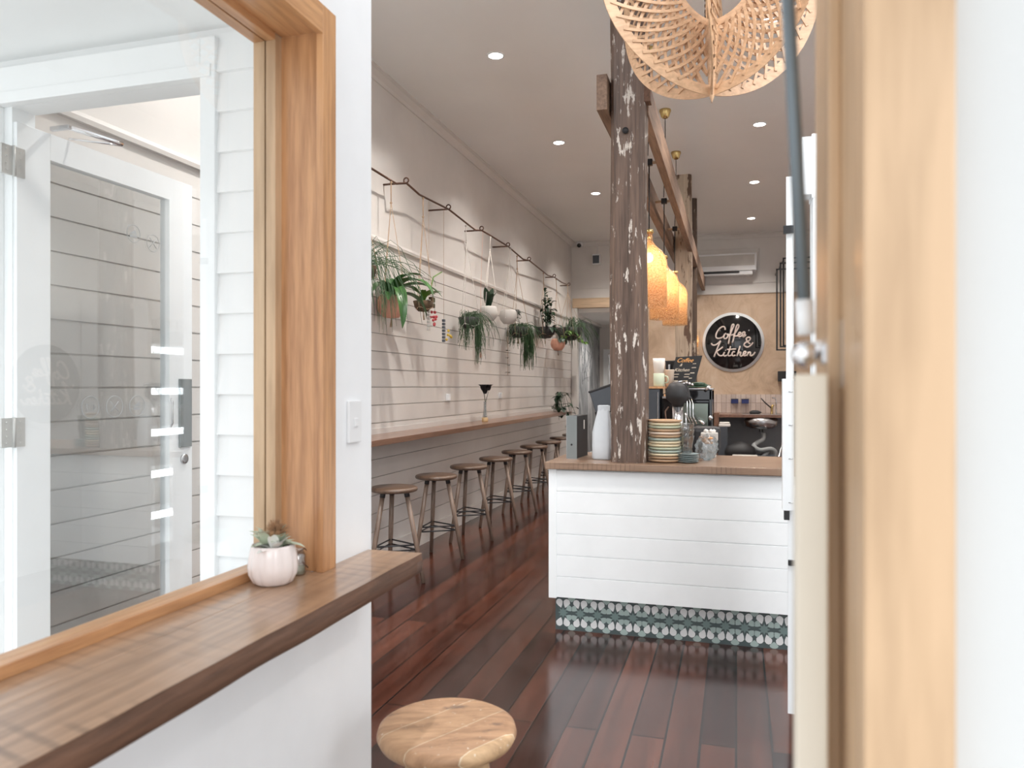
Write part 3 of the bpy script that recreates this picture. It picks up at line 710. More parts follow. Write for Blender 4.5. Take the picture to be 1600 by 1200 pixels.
sign('round_sign', 'round black sign on the right wall, seen only mirrored in the window pane', (XR, 4.62, 1.42), .30, -PI/2)
wl = thing('wall_light', 'small glowing amber wall light on the plaster beside the pale post', 'wall light', (-.62, YB, 2.12))
MB().box(-.05, .05, -.02, 0, -.2, .2, .004).build('backplate', 'pine', wl); MB().tube([(0, -.06, -.08), (0, -.06, .1)], .035, 12).build('shade', 'amber', wl)
MB().ball((0, -.06, .02), .018, 2).build('bulb', 'bulb', wl)
# black steel frames on the right
for i, (x, y, z0, z1) in enumerate(((.60, 12.4, 1.95, 3.2), (.655, 12.45, 2.0, 3.3), (.70, 12.5, 2.02, 3.38))):
    f = thing('steel_frame', ('leftmost', 'middle', 'rightmost')[i]+' tall black steel frame hanging at the right end of the plaster wall', 'frame', (x, y, 0))
    mb = MB()
    for a in (0, .5): mb.box(a-.012, a+.012, -.01, .01, z0, z1)
    mb.box(-.012, .512, -.01, .01, z1-.02, z1).box(-.012, .512, -.01, .01, z0, z0+.02).box(-.008, .008, .01, YB-y, z1-.05, z1-.03).build('bars', 'black', f)
bl = tag(MB().box(.63, .9, 12.68, YB-.001, 1.48, 1.64, .01).build('wall_box', 'blackmatt'), 'small dark box on the back wall above the finger tiles', 'box')

# back bench with sink
bb = thing('back_bench', 'dark timber bench along the tiled back wall', 'bench', (0, 0, 0))
MB().box(-.25, 1.6, 12.15, YB-.02, .93, .975, .003).build('top', 'barwood', bb)
MB().box(-.33, -.25, 12.1, YB-.02, 0, 1.0, .003).build('end_panel', 'barwood', bb)
MB().box(-.25, 1.6, YB-.06, YB-.02, 0, .93).build('rear_panel', 'greypanel', bb)
struct('trim_12', MB().box(-.42, XR, YB-.019, YB, .97, 1.276), 'kitkat')
sk = thing('kitchen_sink', 'stainless steel sink bowl hung under the back bench', 'sink', (.37, 12.3, .975))
MB().lathe([(.20, -.05), (.235, -.06), (.25, -.10), (.235, -.18), (.17, -.215), (.03, -.225), (.03, -.27)], n=28, mtx=Matrix.Scale(.7, 3, (0, 1, 0))).build('bowl', 'steel', sk)
MB().box(-.28, .28, -.14, .2, 0, .006, .002).build('rim', 'steel', sk)
hp = thing('waste_pipe', 'looped grey waste hose below the steel sink', 'pipe', (.40, 12.3, 0))
MB().tube(catmull([(0, 0, .7), (0, 0, .6), (-.08, -.04, .55), (-.14, -.1, .5), (-.05, -.12, .44), (.1, -.1, .46), (.17, -.08, .40), (.14, -.08, .28), (0, -.08, .24), (-.02, -.08, .32), (.06, -.06, .4), (.1, .1, .38), (.1, .4, .36)]), .034, 10).build('hose', 'hose', hp)
MB().tube([(-.2, -.1, .0), (-.16, -.05, .5)], .02, 8).build('downpipe', 'steel', hp)
tp = thing('mixer_tap', 'bronze mixer tap with dark lever at the sink', 'tap', (.53, 12.45, .981))
MB().tube([(0, 0, 0), (0, 0, .1), (.02, 0, .14)], .02, 10).build('body', 'brass', tp); MB().tube([(0, 0, .08), (-.1, -.04, .17), (-.16, -.06, .24)], [.012, .01, .008], 8).build('lever', 'black', tp)
MB().tube([(.06, 0, 0), (.06, 0, .2), (.05, 0, .24), (0, -.02, .25)], .012, 8).build('spout', 'chrome', tp)
tag(MB().ball((0, 0, .03), .08, 2, (1.2, .8, .45), .12).build('cleaning_cloth', 'blackmatt', None, (.28, 12.35, .975)), 'crumpled dark cloth lying by the sink', 'cloth')
for i, x in enumerate((-.02, .14)):
    k = thing('wall_tin', ('left', 'right')[i]+' navy blue tin fixed to the finger tiles', 'tin', (x, YB-.02, 1.16), 'navy tins on the finger tiles')
    MB().box(-.055, .055, -.09, 0, -.03, .035, .006).build('tin', 'blue', k); MB().box(-.058, .058, -.093, 0, .036, .046, .003).build('lid', 'black', k)
cr = thing('plastic_crate', 'small grey beige crate with a dark hand slot under the back bench', 'crate', (.12, 11.2, .0))
MB().box(-.17, .17, -.13, .13, 0, .44, .012).build('shell', 'palepot', cr); MB().box(-.10, .10, -.136, -.129, .25, .33, .003).build('hand_slot', 'blackmatt', cr)
tag(MB().ball((0, 0, .13), .21, 2, (1.1, .8, .75), .09).build('black_sack', 'blackmatt', None, (.06, 11.9, .3)), 'black bin sack slumped below the bench', 'sack')
bx = thing('storage_box', 'dark brown storage box below the back bench', 'box', (.06, 11.9, 0)); MB().box(-.2, .2, -.25, .25, 0, .3, .01).build('box', 'barwood', bx)
bn = thing('grey_bin', 'grey blue bin under the looped waste hose', 'bin', (.38, 12.05, 0)); MB().lathe([(.13, 0), (.17, .36), (.18, .38), (.16, .37), (.12, .02)], n=24).build('tub', 'charcoal', bn)
mp = thing('mop_handle', 'silver tube handle leaning under the sink at right', 'handle', (.62, 11.9, 0)); MB().tube([(-.12, -.1, .02), (.1, .3, .72)], .02, 8).build('tube', 'steel', mp); MB().ball((-.12, -.1, .04), .05, 2, (1, 1, .8)).build('head', 'blackmatt', mp)
# left end shelf on the back bench upright
sb = thing('folded_towel', 'pale folded towel on the dark block beside the bench end', 'towel', (-.18, 12.0, .8)); 
MB().box(-.07, .1, -.08, .08, 0, .035, .012).box(-.06, .09, -.07, .07, .035, .065, .012).build('towel', 'paper', sb)
MB().box(-.08, .06, -.08, .09, -.8, -.001, .004).build('support_block', 'charcoal', sb)

# passage items
dm = thing('brown_lampshade', 'brown hanging lampshade at the end of the passage', 'lampshade', (-2.27, 15.2, 1.75))
MB().lathe([(.12, 0), (.13, .3), (.125, .3), (.115, 0)], n=24).build('shade', 'beam', dm); MB().tube([(0, 0, .28), (0, 0, .91)], .005, 6).build('cord', 'black', dm)
struct('window_3', MB().box(-2.5, -1.9, 15.59, 15.598, .2, 2.05), 'mirror')
mb = MB()
for i in range(9): mb.tube([(-2.66, YB+.6+R.uniform(0, 1.4), 2.1+R.uniform(-.4, .3)), (-2.66, YB+.7+R.uniform(0, 1.2), 1.9+R.uniform(-.4, .3)), (-2.66, YB+.8+R.uniform(0, 1), 1.7+R.uniform(-.3, .3))], .003, 4)
tag(mb.build('mural_branches', 'charcoal'), 'thin painted dark branches on the grey mural wall', 'mural')

# ================================================================== BAR SHELF, STOOLS, WALL ITEMS
bs = thing('bar_shelf', 'long dark timber bar shelf along the shiplap wall', 'bar shelf', (0, 0, 0))
MB().box(XL+.001, -2.36, 4.7, 11.3, .99, 1.032, .003).build('slab', 'barwood', bs)
MB().box(XL+.001, XL+.012, 4.7, 11.3, 1.032, 1.075).build('upstand', 'shiplap', bs)
def bar_stool():
    t = thing('bar_stool', '', 'bar stool', (0, 0, 0), 'dark round bar stools along the wall bar')
    MB().lathe([(0, .648), (.155, .648), (.168, .654), (.172, .665), (.168, .677), (.155, .682), (0, .680)], n=40).build('seat', 'seatdark', t)
    legs = []
    for k in range(3):
        a = math.radians(3)+k*2*PI/3
        top = Vector((.095*math.cos(a), .095*math.sin(a), .65)); bot = Vector((.225*math.cos(a), .225*math.sin(a), .002)); legs.append((top, bot))
        lg = MB().tube([top, top.lerp(bot, .5), bot], [.017, .018, .014], 14).build('leg', 'stooldark', t)
        MB().tube([top+Vector((0, 0, .001)), top.lerp(bot, .06)], .0195, 12).build('leg_collar', 'black', lg)
    mb = MB()
    for zz in (.27, .235):
        P = [b+(tt-b)*(zz/.65) for tt, b in legs]
        for i in range(3): mb.tube([P[i], P[(i+1) % 3]], .006, 8)
    mb.build('footrest', 'black', t); return t
sts = [(-2.36, 5.06), (-2.35, 5.85), (-2.35, 6.64), (-2.34, 7.44), (-2.36, 8.28), (-2.37, 9.08), (-2.38, 9.88), (-2.38, 10.68), (-2.37, 11.45)]
bs0 = bar_stool()
for i, (x, y) in enumerate(sts):
    lab = ['dark round bar stool nearest to the window partition, partly behind the shelf end'] + ['dark round wooden bar stool, %s from the left at the wall bar' % ORD[k] for k in range(1, 8)] + ['dark round wooden bar stool, farthest one, just left of the binder']
    if i == 0: bs0.location = (x, y, 0); bs0['label'] = lab[0]
    else: dup(bs0, (x, y, 0), lab[i], rz=0)
# front teak stool
ts = thing('wooden_stool', 'low round worn teak stool in the foreground on the red floor', 'stool', (-.70, 1.815, 0), rz=.45)
MB().lathe([(0, .506), (.15, .506), (.168, .512), (.176, .528), (.172, .543), (.16, .55), (.12, .5515), (0, .550)], n=56).build('seat', 'teak', ts)
for k in range(4):
    a = PI/4+k*PI/2
    MB().tube([(.10*math.cos(a), .10*math.sin(a), .508), (.13*math.cos(a), .13*math.sin(a), .26), (.165*math.cos(a), .165*math.sin(a), .002)], [.024, .023, .019], 14).build('leg', 'teakleg', ts)
mb = MB()
for k in range(4):
    a = PI/4+k*PI/2; b = a+PI/2; mb.tube([(.145*math.cos(a), .145*math.sin(a), .16), (.145*math.cos(b), .145*math.sin(b), .16)], .011, 8)
mb.build('stretcher', 'teakleg', ts)

for i, (y, lab) in enumerate(((6.97, 'white double power outlet left of the vase on the shiplap wall'), (8.68, 'white power outlet right of the vase on the shiplap wall'))):
    o = thing('power_outlet', lab, 'power outlet', (XL, y, 1.295))
    MB().box(0, .01, -.055, .055, -.035, .035, .003).build('plate', 'plastic', o)
    MB().box(.01, .035, -.05, -.01, -.03, .03, .006).build('plug', 'plastic', o)
vz = thing('glass_bud_vase', 'slim clear glass vase with gold base on the wall bar', 'vase', (-2.53, 7.66, 1.032))
MB().lathe([(.028, .03), (.022, .07), (.016, .13), (.015, .2), (.017, .21), (.014, .2), (.0145, .13), (.02, .07), (.026, .032)], n=18).build('glass', 'clearglass', vz)
MB().lathe([(.032, 0), (.034, .004), (.034, .04), (.028, .044), (0, .044)], n=20).build('base', 'cork', vz)
fl = thing('dried_flower', 'dark dried blooms on thin stems standing in the bud vase', 'flower', (-2.53, 7.66, 1.032))
MB().tube([(0, 0, .05), (.0, .01, .2), (-.01, -.01, .33)], .004, 6).tube([(.004, 0, .05), (.006, 0, .2), (.02, .06, .32)], .003, 6).build('stem', 'leaf3', fl)
mb = MB()
for c in ((-.01, -.03, .345), (.02, .055, .345), (0, 0, .31)):
    for k in range(9): mb.leaf((c[0], c[1], c[2]-.02), k*.7, .085, .06, 1.15, .7, 4, .5)
mb.build('bloom', 'deadrose', fl)

# copper zigzag rod on wall brackets
ZR = 3.0
RP = [(-2.57, 4.6), (-2.568, 5.116), (-2.573, 5.56), (-2.488, 5.565), (-2.534, 5.93), (-2.49, 6.49), (-2.56, 7.44), (-2.50, 7.47), (-2.497, 8.40), (-2.57, 9.30), (-2.518, 9.42), (-2.60, 10.75), (-2.55, 10.95), (-2.57, 11.5), (-2.537, 11.92)]
rod = thing('hanging_rod', 'dark copper zigzag plant rod on brackets high along the shiplap wall', 'rod', (0, 0, 0))
MB().tube([(x, y, ZR) for x, y in RP], .009, 8).build('pipe', 'copper', rod)
for y, x in ((5.56, -2.488), (6.49, -2.49), (7.46, -2.50), (8.40, -2.497), (9.41, -2.518), (10.95, -2.55), (11.92, -2.537)):
    MB().tube([(XL-.004, y, ZR), (x, y, ZR)], .008, 8).build('bracket', 'copper', rod)
    MB().tube([(x+.02*math.cos(a), y, ZR+.02+.02*math.sin(a)) for a in [i*PI/8 for i in range(16)]], .006, 6, closed=True).build('ring', 'copper', rod)

# ---- hanging plants
def hang(name, label, x, y, zpot, r, potmat, potform='bowl', cords=3, cordmat='string', xr=None, group='hanging plants along the shiplap wall', ztop=2.985):
    """empty at the bottom of the pot; pot, macrame hanger"""
    t = thing(name, label, 'hanging plant', (x, y, zpot), group)
    if potform == 'ball': prof = [(0, 0), (r*.55, .06*r), (r*.9, .5*r), (r, r*.95), (r*.9, r*1.4), (r*.75, r*1.6), (r*.7, r*1.55), (r*.85, r*1.2)]; rim = r*1.5
    elif potform == 'bowl': prof = [(0, 0), (r*.5, .05*r), (r*.85, .45*r), (r, r*1.05), (r*.95, r*1.05), (r*.8, r*.9)]; rim = r
    else: prof = [(0, 0), (r*.7, 0), (r*.8, r*.5), (r*.95, r*1.3), (r, r*1.45), (r*.92, r*1.45), (r*.85, r*1.2)]; rim = r*1.4
    p = MB().lathe(prof, n=26).build('pot', potmat, t)
    MB().lathe([(r*.8, rim*.9), (0, rim*.95)], n=20).build('soil', 'soil', p)
    top = Vector(((xr if xr is not None else x)-x, 0, ztop-zpot)); knot = top.lerp(Vector((0, 0, rim)), .18)
    mb = MB()
    mb.tube([top, knot], .0045, 6); mb.ball(knot, .011, 1); mb.ball(top, .011, 1)
    for k in range(cords):
        a = .5+2*PI*k/cords; q = Vector((r*1.03*math.cos(a), r*1.03*math.sin(a), rim*.95)); lo = Vector((r*.95*math.cos(a), r*.95*math.sin(a), rim*.45))
        mb.tube([knot, q, lo, Vector((0, 0, -.004))], .0028, 5)
        a2 = a+2*PI/cords; lo2 = Vector((r*1.0*math.cos(a2), r*1.0*math.sin(a2), rim*.45)); mid = (lo+lo2)*.5; mid = mid.normalized()*r*.95; mid.z = rim*.2
        mb.tube([lo, mid, lo2], .0026, 5)
    for k in range(5): mb.tube([(0, 0, -.004), (R.uniform(-.012, .012), R.uniform(-.012, .012), -.07)], .0022, 4)
    mb.build('macrame_hanger', cordmat, t)
    return t, rim
# 1 big rhipsalis at the partition edge
t, rim = hang('hanging_plant', 'wiry green plant spilling from a coir pot at the partition edge', -2.57, 4.95, 2.13, .12, 'coir')
mb = MB()
for k in range(170):
    a = R.uniform(0, 2*PI); mb.strand((R.uniform(-.06, .06), R.uniform(-.06, .06), rim+.02), a, R.uniform(.1, .5)*(1 if math.cos(a) > -.2 else .25), R.uniform(.02, .2), R.uniform(.05, .5), .0018, 7, 0)
mb.build('foliage', 'leaf2', t)
# 2 birds-nest fern in terracotta
t, rim = hang('hanging_plant', 'broad-leaved fern in a terracotta ball pot', -2.57, 5.46, 1.93, .112, 'terra', 'ball')
mb = MB()
for az, L, w_, e, d in ((-.3, .46, .085, .9, 2.3), (.1, .42, .08, .75, 1.9), (1.45, .42, .075, .65, 1.2), (1.2, .36, .07, .4, 1.3), (-1.5, .36, .075, .7, 1.7), (-1.2, .3, .07, .3, 1.2), (-.9, .55, .08, .55, 2.9), (2.6, .24, .07, 1.4, .6), (3.4, .24, .08, 1.2, 1), (.9, .34, .08, 1.35, 1.9), (-2, .26, .08, 1.3, 1.2), (.6, .35, .075, .4, 2.3), (-.5, .3, .06, 1.2, 1.8), (1.9, .3, .08, 1.45, .7), (0, .2, .05, 1.3, 1)):
    if math.cos(az) < 0: L = min(L, .15)
    mb.leaf((0, 0, rim), az, L*1.12, w_*1.1, e, d*.92, 10, .35)
mb.build('foliage', 'leaf', t)
# 3 small plant behind
t, rim = hang('hanging_plant', 'small leafy plant in a dark pot right behind the broad fern', -2.53, 6.0, 2.03, .085, 'coir', xr=-2.53)
mb = MB()
for k in range(12): mb.leaf((0, 0, rim), k*.55+.2, (.2 if math.cos(k*.55+.2) > 0 else .1), .05, 1.0, 1.3, 8)
mb.tube([(0, 0, rim), (.05, .05, .2), (.06, .08, .3), (.09, .2, .36)], .006, 5)
mb.build('foliage', 'leaf4', t)
# 4 black pot in white macrame, trailing
t, rim = hang('hanging_plant', 'grassy trailing plant in a black pot held by white macrame', -2.53, 7.15, 1.97, .105, 'darkpot', 'bowl', 3, 'wstring', xr=-2.56)
mb = MB()
for k in range(150):
    a = R.uniform(0, 2*PI); mb.strand((R.uniform(-.06, .06), R.uniform(-.06, .06), rim), a, R.uniform(.05, .32)*(1 if math.cos(a) > -.1 else .3), R.uniform(.02, .09), R.uniform(.05, .33), .0018, 7)
for k in range(70): mb.strand((.05+R.uniform(-.02, .02), .08+R.uniform(-.02, .02), rim), R.uniform(.6, 2), R.uniform(.02, .09), .02, R.uniform(.25, .46), .002, 7, 2, .008)
mb.build('foliage', 'leaf2', t)
# 5 snake plant in pale pot
t, rim = hang('hanging_plant', 'upright dark-leaved plant in a pale round pot', -2.52, 7.75, 2.09, .10, 'palepot', 'ball', 3, 'wstring', xr=-2.50)
mb = MB()
for az, L in ((0.3, .2), (1.5, .26), (-1.6, .24), (2.8, .15), (-.6, .18)): mb.leaf((0, 0, rim-.01), az, L, .085, 1.25, .4, 7, .3)
mb.build('foliage', 'leaf3', t)
# 6 pale globe with tiny leaves
t, rim = hang('hanging_plant', 'pale round pot with a few tiny dark leaves', -2.53, 8.52, 2.12, .105, 'palepot', 'ball', 3, 'wstring', xr=-2.505)
mb = MB()
for k in range(9): mb.strand((.05, .05, rim), R.uniform(-.4, 1.2), R.uniform(.05, .1), .02, R.uniform(.05, .2), .0015, 6, 4, .022)
mb.build('foliage', 'leaf3', t)
# 7 trailing plant
t, rim = hang('hanging_plant', 'bushy plant with one long dense trail, just right of the pale globe pot', -2.54, 8.98, 1.99, .125, 'darkpot', 'bowl', xr=-2.555)
mb = MB()
for k in range(150):
    a = R.uniform(0, 2*PI); mb.strand((R.uniform(-.08, .08), R.uniform(-.08, .08), rim), a, R.uniform(.05, .3)*(1 if math.cos(a) > -.1 else .3), R.uniform(.02, .08), R.uniform(.05, .26), .0022, 6)
for k in range(110): mb.strand((.07+R.uniform(-.03, .03), .12+R.uniform(-.03, .03), rim), R.uniform(0, 2.6), R.uniform(.02, .12), .02, R.uniform(.3, .52), .0025, 6, 2, .011)
mb.build('foliage', 'leaf2', t)
# 8 tall dark-leaved plant
t, rim = hang('hanging_plant', 'tall dark-leaved plant in a round dark pot near the back', -2.56, 10.45, 2.07, .15, 'darkpot', 'bowl', xr=-2.59)
mb = MB()
for s_ in range(11):
    x, y = R.uniform(-.05, .07), R.uniform(-.1, .1); hh = R.uniform(.12, .5); tip = Vector((x*1.8, y*2.6, rim+hh)); b = Vector((x, y, rim)); mb.tube([b, tip], .004, 4)
    for k in range(7):
        q = b.lerp(tip, .3+.7*k/6); mb.leaf(q, R.uniform(-1.7, 1.7), R.uniform(.09, .15), .045, R.uniform(-.1, .8), 1, 5)
for k in range(9): mb.leaf((.08, R.uniform(-.1, .1), rim), R.uniform(-1.8, 1.8), R.uniform(.15, .34), .055, R.uniform(-.1, .5), 1.2, 6)
mb.build('foliage', 'leaf3', t)
# 9 small terracotta
t, rim = hang('hanging_plant', 'small trailing plant in a terracotta ball pot, lowest near the back', -2.53, 11.1, 1.93, .11, 'terra', 'ball', xr=-2.555)
mb = MB()
for k in range(8): mb.leaf((.03, 0, rim), R.uniform(-1.8, 1.8), R.uniform(.15, .24), .08, .4, 2, 6)
mb.build('foliage', 'leaf3', t)
mb = MB(); b = Vector((.03, .05, rim)); pts = [b, b+Vector((.05, .2, .14)), b+Vector((.07, .6, .1)), b+Vector((.08, 1.0, .02)), b+Vector((.09, 1.35, .03))]; mb.tube(pts, .006, 5)
for p_ in catmull(pts, 5): mb.leaf(p_, R.uniform(-1.6, 1.6), .12, .075, .3, 1.5, 5)
mb.build('trailing_vine', 'leaf4', t)
# 10 wide dark bowl at the rod end
t, rim = hang('hanging_plant', 'spidery plant in a wide dark bowl at the far rod end', -2.50, 11.8, 2.12, .19, 'darkpot', 'bowl', 4, 'string', xr=-2.537)
mb = MB()
for k in range(60):
    a = R.uniform(-1.9, 1.9); mb.strand((R.uniform(-.05, .08), R.uniform(-.1, .1), rim), a, R.uniform(.1, .45), R.uniform(.05, .2), R.uniform(.02, .35), .003, 7)
mb.build('foliage', 'leaf2', t)

# hanging letter charms beside the fern
for i, (y, zz, lab) in enumerate(((6.10, 1.88, 'string of white bead blocks with red tassel hanging below the small plant'), (6.45, 1.80, 'shorter dark bead string with yellow charm hanging beside it'))):
    c = thing('bead_charm', lab, 'bead charm', (-2.52, y, zz))
    mb = MB()
    for k in range(9 if i == 0 else 7): mb.box(-.012, .012, -.016, .016, k*.03, k*.03+.024, .004)
    mb.build('bead_column', 'palepot' if i == 0 else 'charcoal', c)
    MB().tube([(0, 0, .2), (0, 0, 2.985-zz)], .0015, 4).build('string', 'string', c)
    mb = MB()
    for k in range(10 if i == 0 else 5): mb.ball((.02+R.uniform(-.02, .02), .06+R.uniform(-.035, .05), (.1 if i == 0 else .06)+R.uniform(-.05, .06)), .014, 1)
    mb.build('charm', 'red' if i == 0 else 'yellow', c)
    if i == 0:
        MB().box(-.01, .02, -.06, .1, .2, .235, .006).box(-.01, .02, .02, .1, .25, .29, .006).build('top_block', 'coir', c)
mo = thing('leaf_garland', 'thin hanging string of small dark leaves below the pale globe pot', 'garland', (-2.53, 8.50, 1.53))
MB().tube([(0, 0, 0), (0, .005, .3), (0, 0, .55), (0, 0, .59)], .002, 4).build('string', 'string', mo)
mb = MB()
for k in range(7):
    for j in range(3): mb.leaf((0, 0, .03+k*.085), R.uniform(0, 6), .04, .03, .3, 1, 4)
mb.build('leaves', 'leaf3', mo)
tag(MB().ball((0, 0, .02), .02, 1, (.6, .6, 1.6)).tube([(0, 0, .04), (0, 0, .7), (.03, -.02, 1.3)], .0015, 4).build('hanging_bud', 'terra', None, (-2.53, 7.52, 1.70)), 'tiny pink dried bud on a thread below the trailing black pot', 'bud')

# bar-end pot plants
pp = thing('potted_plant', 'small leafy plant in a clear glass jar at the far bar end', 'potted plant', (-2.50, 10.9, 1.032))
MB().lathe([(0, .002), (.05, 0), (.06, .04), (.055, .1), (.04, .12), (.037, .118), (.052, .09), (.056, .04)], n=20).build('jar', 'clearglass', pp)
mb = MB()
for s_ in range(12):
    a = R.uniform(-1.6, 1.9); mb.strand((0, 0, .08), a, R.uniform(.1, .34), .2, R.uniform(.0, .2), .003, 7, 5, .055)
mb.build('foliage', 'leaf3', pp)
mb = MB(); mb.tube([(0, 0, .11), (.15, .03, .12), (.2, .03, -.05), (.2, .03, -.33)], .003, 5)
for k in range(26): mb.leaf((.2+R.uniform(-.02, .02), .03, -.12-R.uniform(0, .24)), R.uniform(-3, 3), .08, .05, R.uniform(-.2, .9), 1.4, 5)
mb.build('trailing_stem', 'leaf3', pp)

# ================================================================== ON THE WINDOW SHELF
pot = thing('ribbed_pot', 'blush pink ribbed ceramic pot of dried foliage on the window shelf', 'pot', (-1.062, 1.602, .93))
flute_n = 12
r = .059
MB().lathe([(0, .0), (r*.62, 0), (r*.8, .006), (r*.97, .026), (r, .044), (r*.96, .066), (r*.87, .09), (r*.84, .094), (r*.79, .092), (r*.8, .06)], n=112, flute=.045).build('bowl', 'pinkpot', pot)
MB().lathe([(r*.79, .080), (0, .080)], n=20).build('soil', 'soil', pot)
mb = MB()
for k in range(36): mb.leaf((R.uniform(-.02, .02), R.uniform(-.025, .025), .085), R.uniform(0, 2*PI), R.uniform(.045, .075), R.uniform(.016, .026), R.uniform(.3, 1.2), R.uniform(.3, .9), 5, .3)
mb.build('dried_leaves', 'dry', pot)
mb = MB()
for az, e in ((-1.4, 1.1), (-1.0, 1.2), (-2.6, .5), (-.6, .7), (-1.9, .2), (.3, .9)): mb.leaf((.018, -.022, .083), az, .05, .023, e, .4, 5, .3)
mb.build('white_leaves', 'dry2', pot)
mb = MB(); c = Vector((.0, .012, .112))
for k in range(220):
    th, ph = R.uniform(0, 2*PI), R.uniform(.0, 1.3); d = Vector((math.sin(ph)*math.cos(th), math.sin(ph)*math.sin(th), math.cos(ph)))
    mb.tube([c+d*.005, c+d*R.uniform(.03, .042)], [.0012, .0004], 3, False)
mb.ball(c, .017, 2); mb.build('banksia_bloom', 'protea', pot)
jr = thing('glass_jar', 'small clip-top glass jar behind the pink pot', 'jar', (-1.05, 1.692, .93))
MB().lathe([(0, .001), (.017, 0), (.019, .006), (.019, .05), (.014, .058), (.012, .057), (.017, .05), (.017, .006), (0, .004)], n=18).build('jar', 'clearglass', jr)
MB().lathe([(.0, .060), (.0145, .060), (.0145, .067), (0, .069)], n=18).build('lid', 'clearglass', jr)
MB().lathe([(0, .0045), (.0165, .0045), (.0165, .022), (0, .022)], n=16).build('contents', 'sage', jr)
MB().tube([(.0, -.018, .045), (.015, -.016, .062), (.019, -.002, .068), (.016, .012, .06)], .0012, 5).tube([(.018, -.008, .035), (.024, .006, .018)], .0016, 5).build('wire_clip', 'copper', jr)

# ================================================================== ON THE COUNTER
bi = thing('binder', 'black and grey box file standing on the left end of the counter', 'binder', (-.93, 4.62, .97), rz=-.06)
MB().box(-.03, .03, -.135, .135, .004, .255, .003).build('case', 'blackmatt', bi)
MB().box(-.032, .032, -.137, -.134, .002, .257, .001).build('spine', 'greyface', bi)
MB().box(-.033, .033, -.135, .135, 0, .004).box(-.0335, -.0305, -.135, .135, .004, .255).build('edge_band', 'steel', bi)
MB().box(.0305, .0315, .03, .05, .17, .225).build('label', 'paper', bi); MB().lathe([(.006, 0), (.006, .002), (0, .002)], (0, -.137, .085), 12, Matrix.Rotation(PI/2, 3, 'X')).build('finger_hole', 'blackmatt', bi)
cb = thing('coffee_bag', 'upright white coffee bag with folded top beside the big post', 'bag', (-.757, 4.52, .97), rz=-.1)
mb = MB(); prof = [(.0, .062, .05), (.01, .067, .054), (.08, .07, .052), (.16, .066, .045), (.22, .054, .03), (.27, .042, .014), (.305, .036, .006), (.32, .034, .003)]
rings = []
for z, hx, hy in prof:
    rg = []
    for k in range(20):
        a = 2*PI*k/20; cx_ = math.copysign(abs(math.cos(a))**.45, math.cos(a)); cy_ = math.copysign(abs(math.sin(a))**.45, math.sin(a))
        jj = .003*math.sin(k*2.7+z*60) if 0 < z else 0
        rg.append(mb.bm.verts.new((cx_*(hx*.85+jj)+.1*max(0, z-.2)**1.3, cy_*(hy+jj), z)))
    rings.append(rg)
for a, b in zip(rings, rings[1:]):
    for k in range(20): mb._f([a[k], a[(k+1) % 20], b[(k+1) % 20], b[k]], True)
mb._f(rings[0][::-1]); mb._f(rings[-1]); mb.build('bag', 'bag', cb)
MB().box(-.03, .045, -.009, -.005, .285, .318, .001).build('top_fold', 'bag', cb)
# plates
cols = ['tan', 'cream', 'sage', 'tan', 'cream2', 'tan', 'mint', 'cream', 'cream', 'sage', 'mint', 'cream', 'tan', 'tan']
cn = {'tan': 'tan', 'cream': 'cream', 'sage': 'sage green', 'cream2': 'pale pink', 'mint': 'mint green'}
px_, py_ = -.392, 4.47; z = .97
n = len(cols)
for i, c in enumerate(reversed(cols)):
    idx = n-1-i
    o = thing('plate', 'stoneware plate with %s rim, %s from the top of the tall stack' % (cn[c], ORD[idx] if idx else 'first'), 'plate', (px_+R.uniform(-.002, .002), py_+R.uniform(-.002, .002), z), 'stoneware plates in the tall stack')
    di = MB().lathe([(0, .004), (.055, 0), (.068, .0008), (.088, .004), (.0945, .009), (.096, .0160), (.093, .0168), (.08, .012), (.055, .0055), (0, .0055)], n=44).build('dish', c, o)
    MB().lathe([(.052, .0), (.060, .0008), (.0605, .0), (.052, -.0002)], n=30).build('foot_ring', 'unglazed', di)
    z += .0172
px_, py_ = -.262, 4.45; z = .97
for i in range(5):
    o = thing('saucer', 'small blue-grey saucer, %s from the bottom of the short stack' % ORD[i], 'saucer', (px_, py_, z), 'blue-grey saucers in the short stack')
    MB().lathe([(0, .004), (.03, 0), (.034, .001), (.055, .006), (.062, .009), (.0615, .0105), (.05, .007), (0, .0055)], n=36).build('dish', 'saucer', o); z += .0105
for i in range(3):
    o = thing('drinking_glass', ('lowest', 'middle', 'topmost')[i]+' of the nested clear tumblers standing on the saucers', 'glass', (px_-.006, py_, z+i*.035), 'nested clear tumblers')
    MB().lathe([(0, .004), (.028, 0), (.03, .004), (.034, .05), (.042, .098), (.044, .1), (.0425, .1), (.034, .055), (.028, .009), (0, .009)], n=28).build('tumbler', 'clearglass', o)
pb = thing('cookie_bag', 'clear plastic bag of brown cookies behind the saucers', 'bag', (-.165, 4.62, .97))
mb = MB()
t_ = bmesh.new(); bmesh.ops.create_icosphere(t_, subdivisions=4, radius=1)
for v in t_.verts:
    q = v.co; k = 1+.12*math.sin(q.x*9+q.z*7)*math.sin(q.y*8-q.z*5)+.05*math.sin(q.x*23)*math.sin(q.z*19)
    v.co = Vector((q.x*.062*k, q.y*.05*k, .075+q.z*.075*k))
mb._merge(t_, None, True); mb.build('bag_film', 'cling', pb)
mb = MB()
for k in range(10): mb.ball((R.uniform(-.035, .035), R.uniform(-.025, .025), .1+R.uniform(0, .04)), R.uniform(.012, .02), 2, (1, 1, .6), .1)
mb.build('cookies', 'oak', pb)
ck = thing('card_tray', 'small pale tray with wrapped snacks behind the cookie bag', 'tray', (-.155, 4.82, .97))
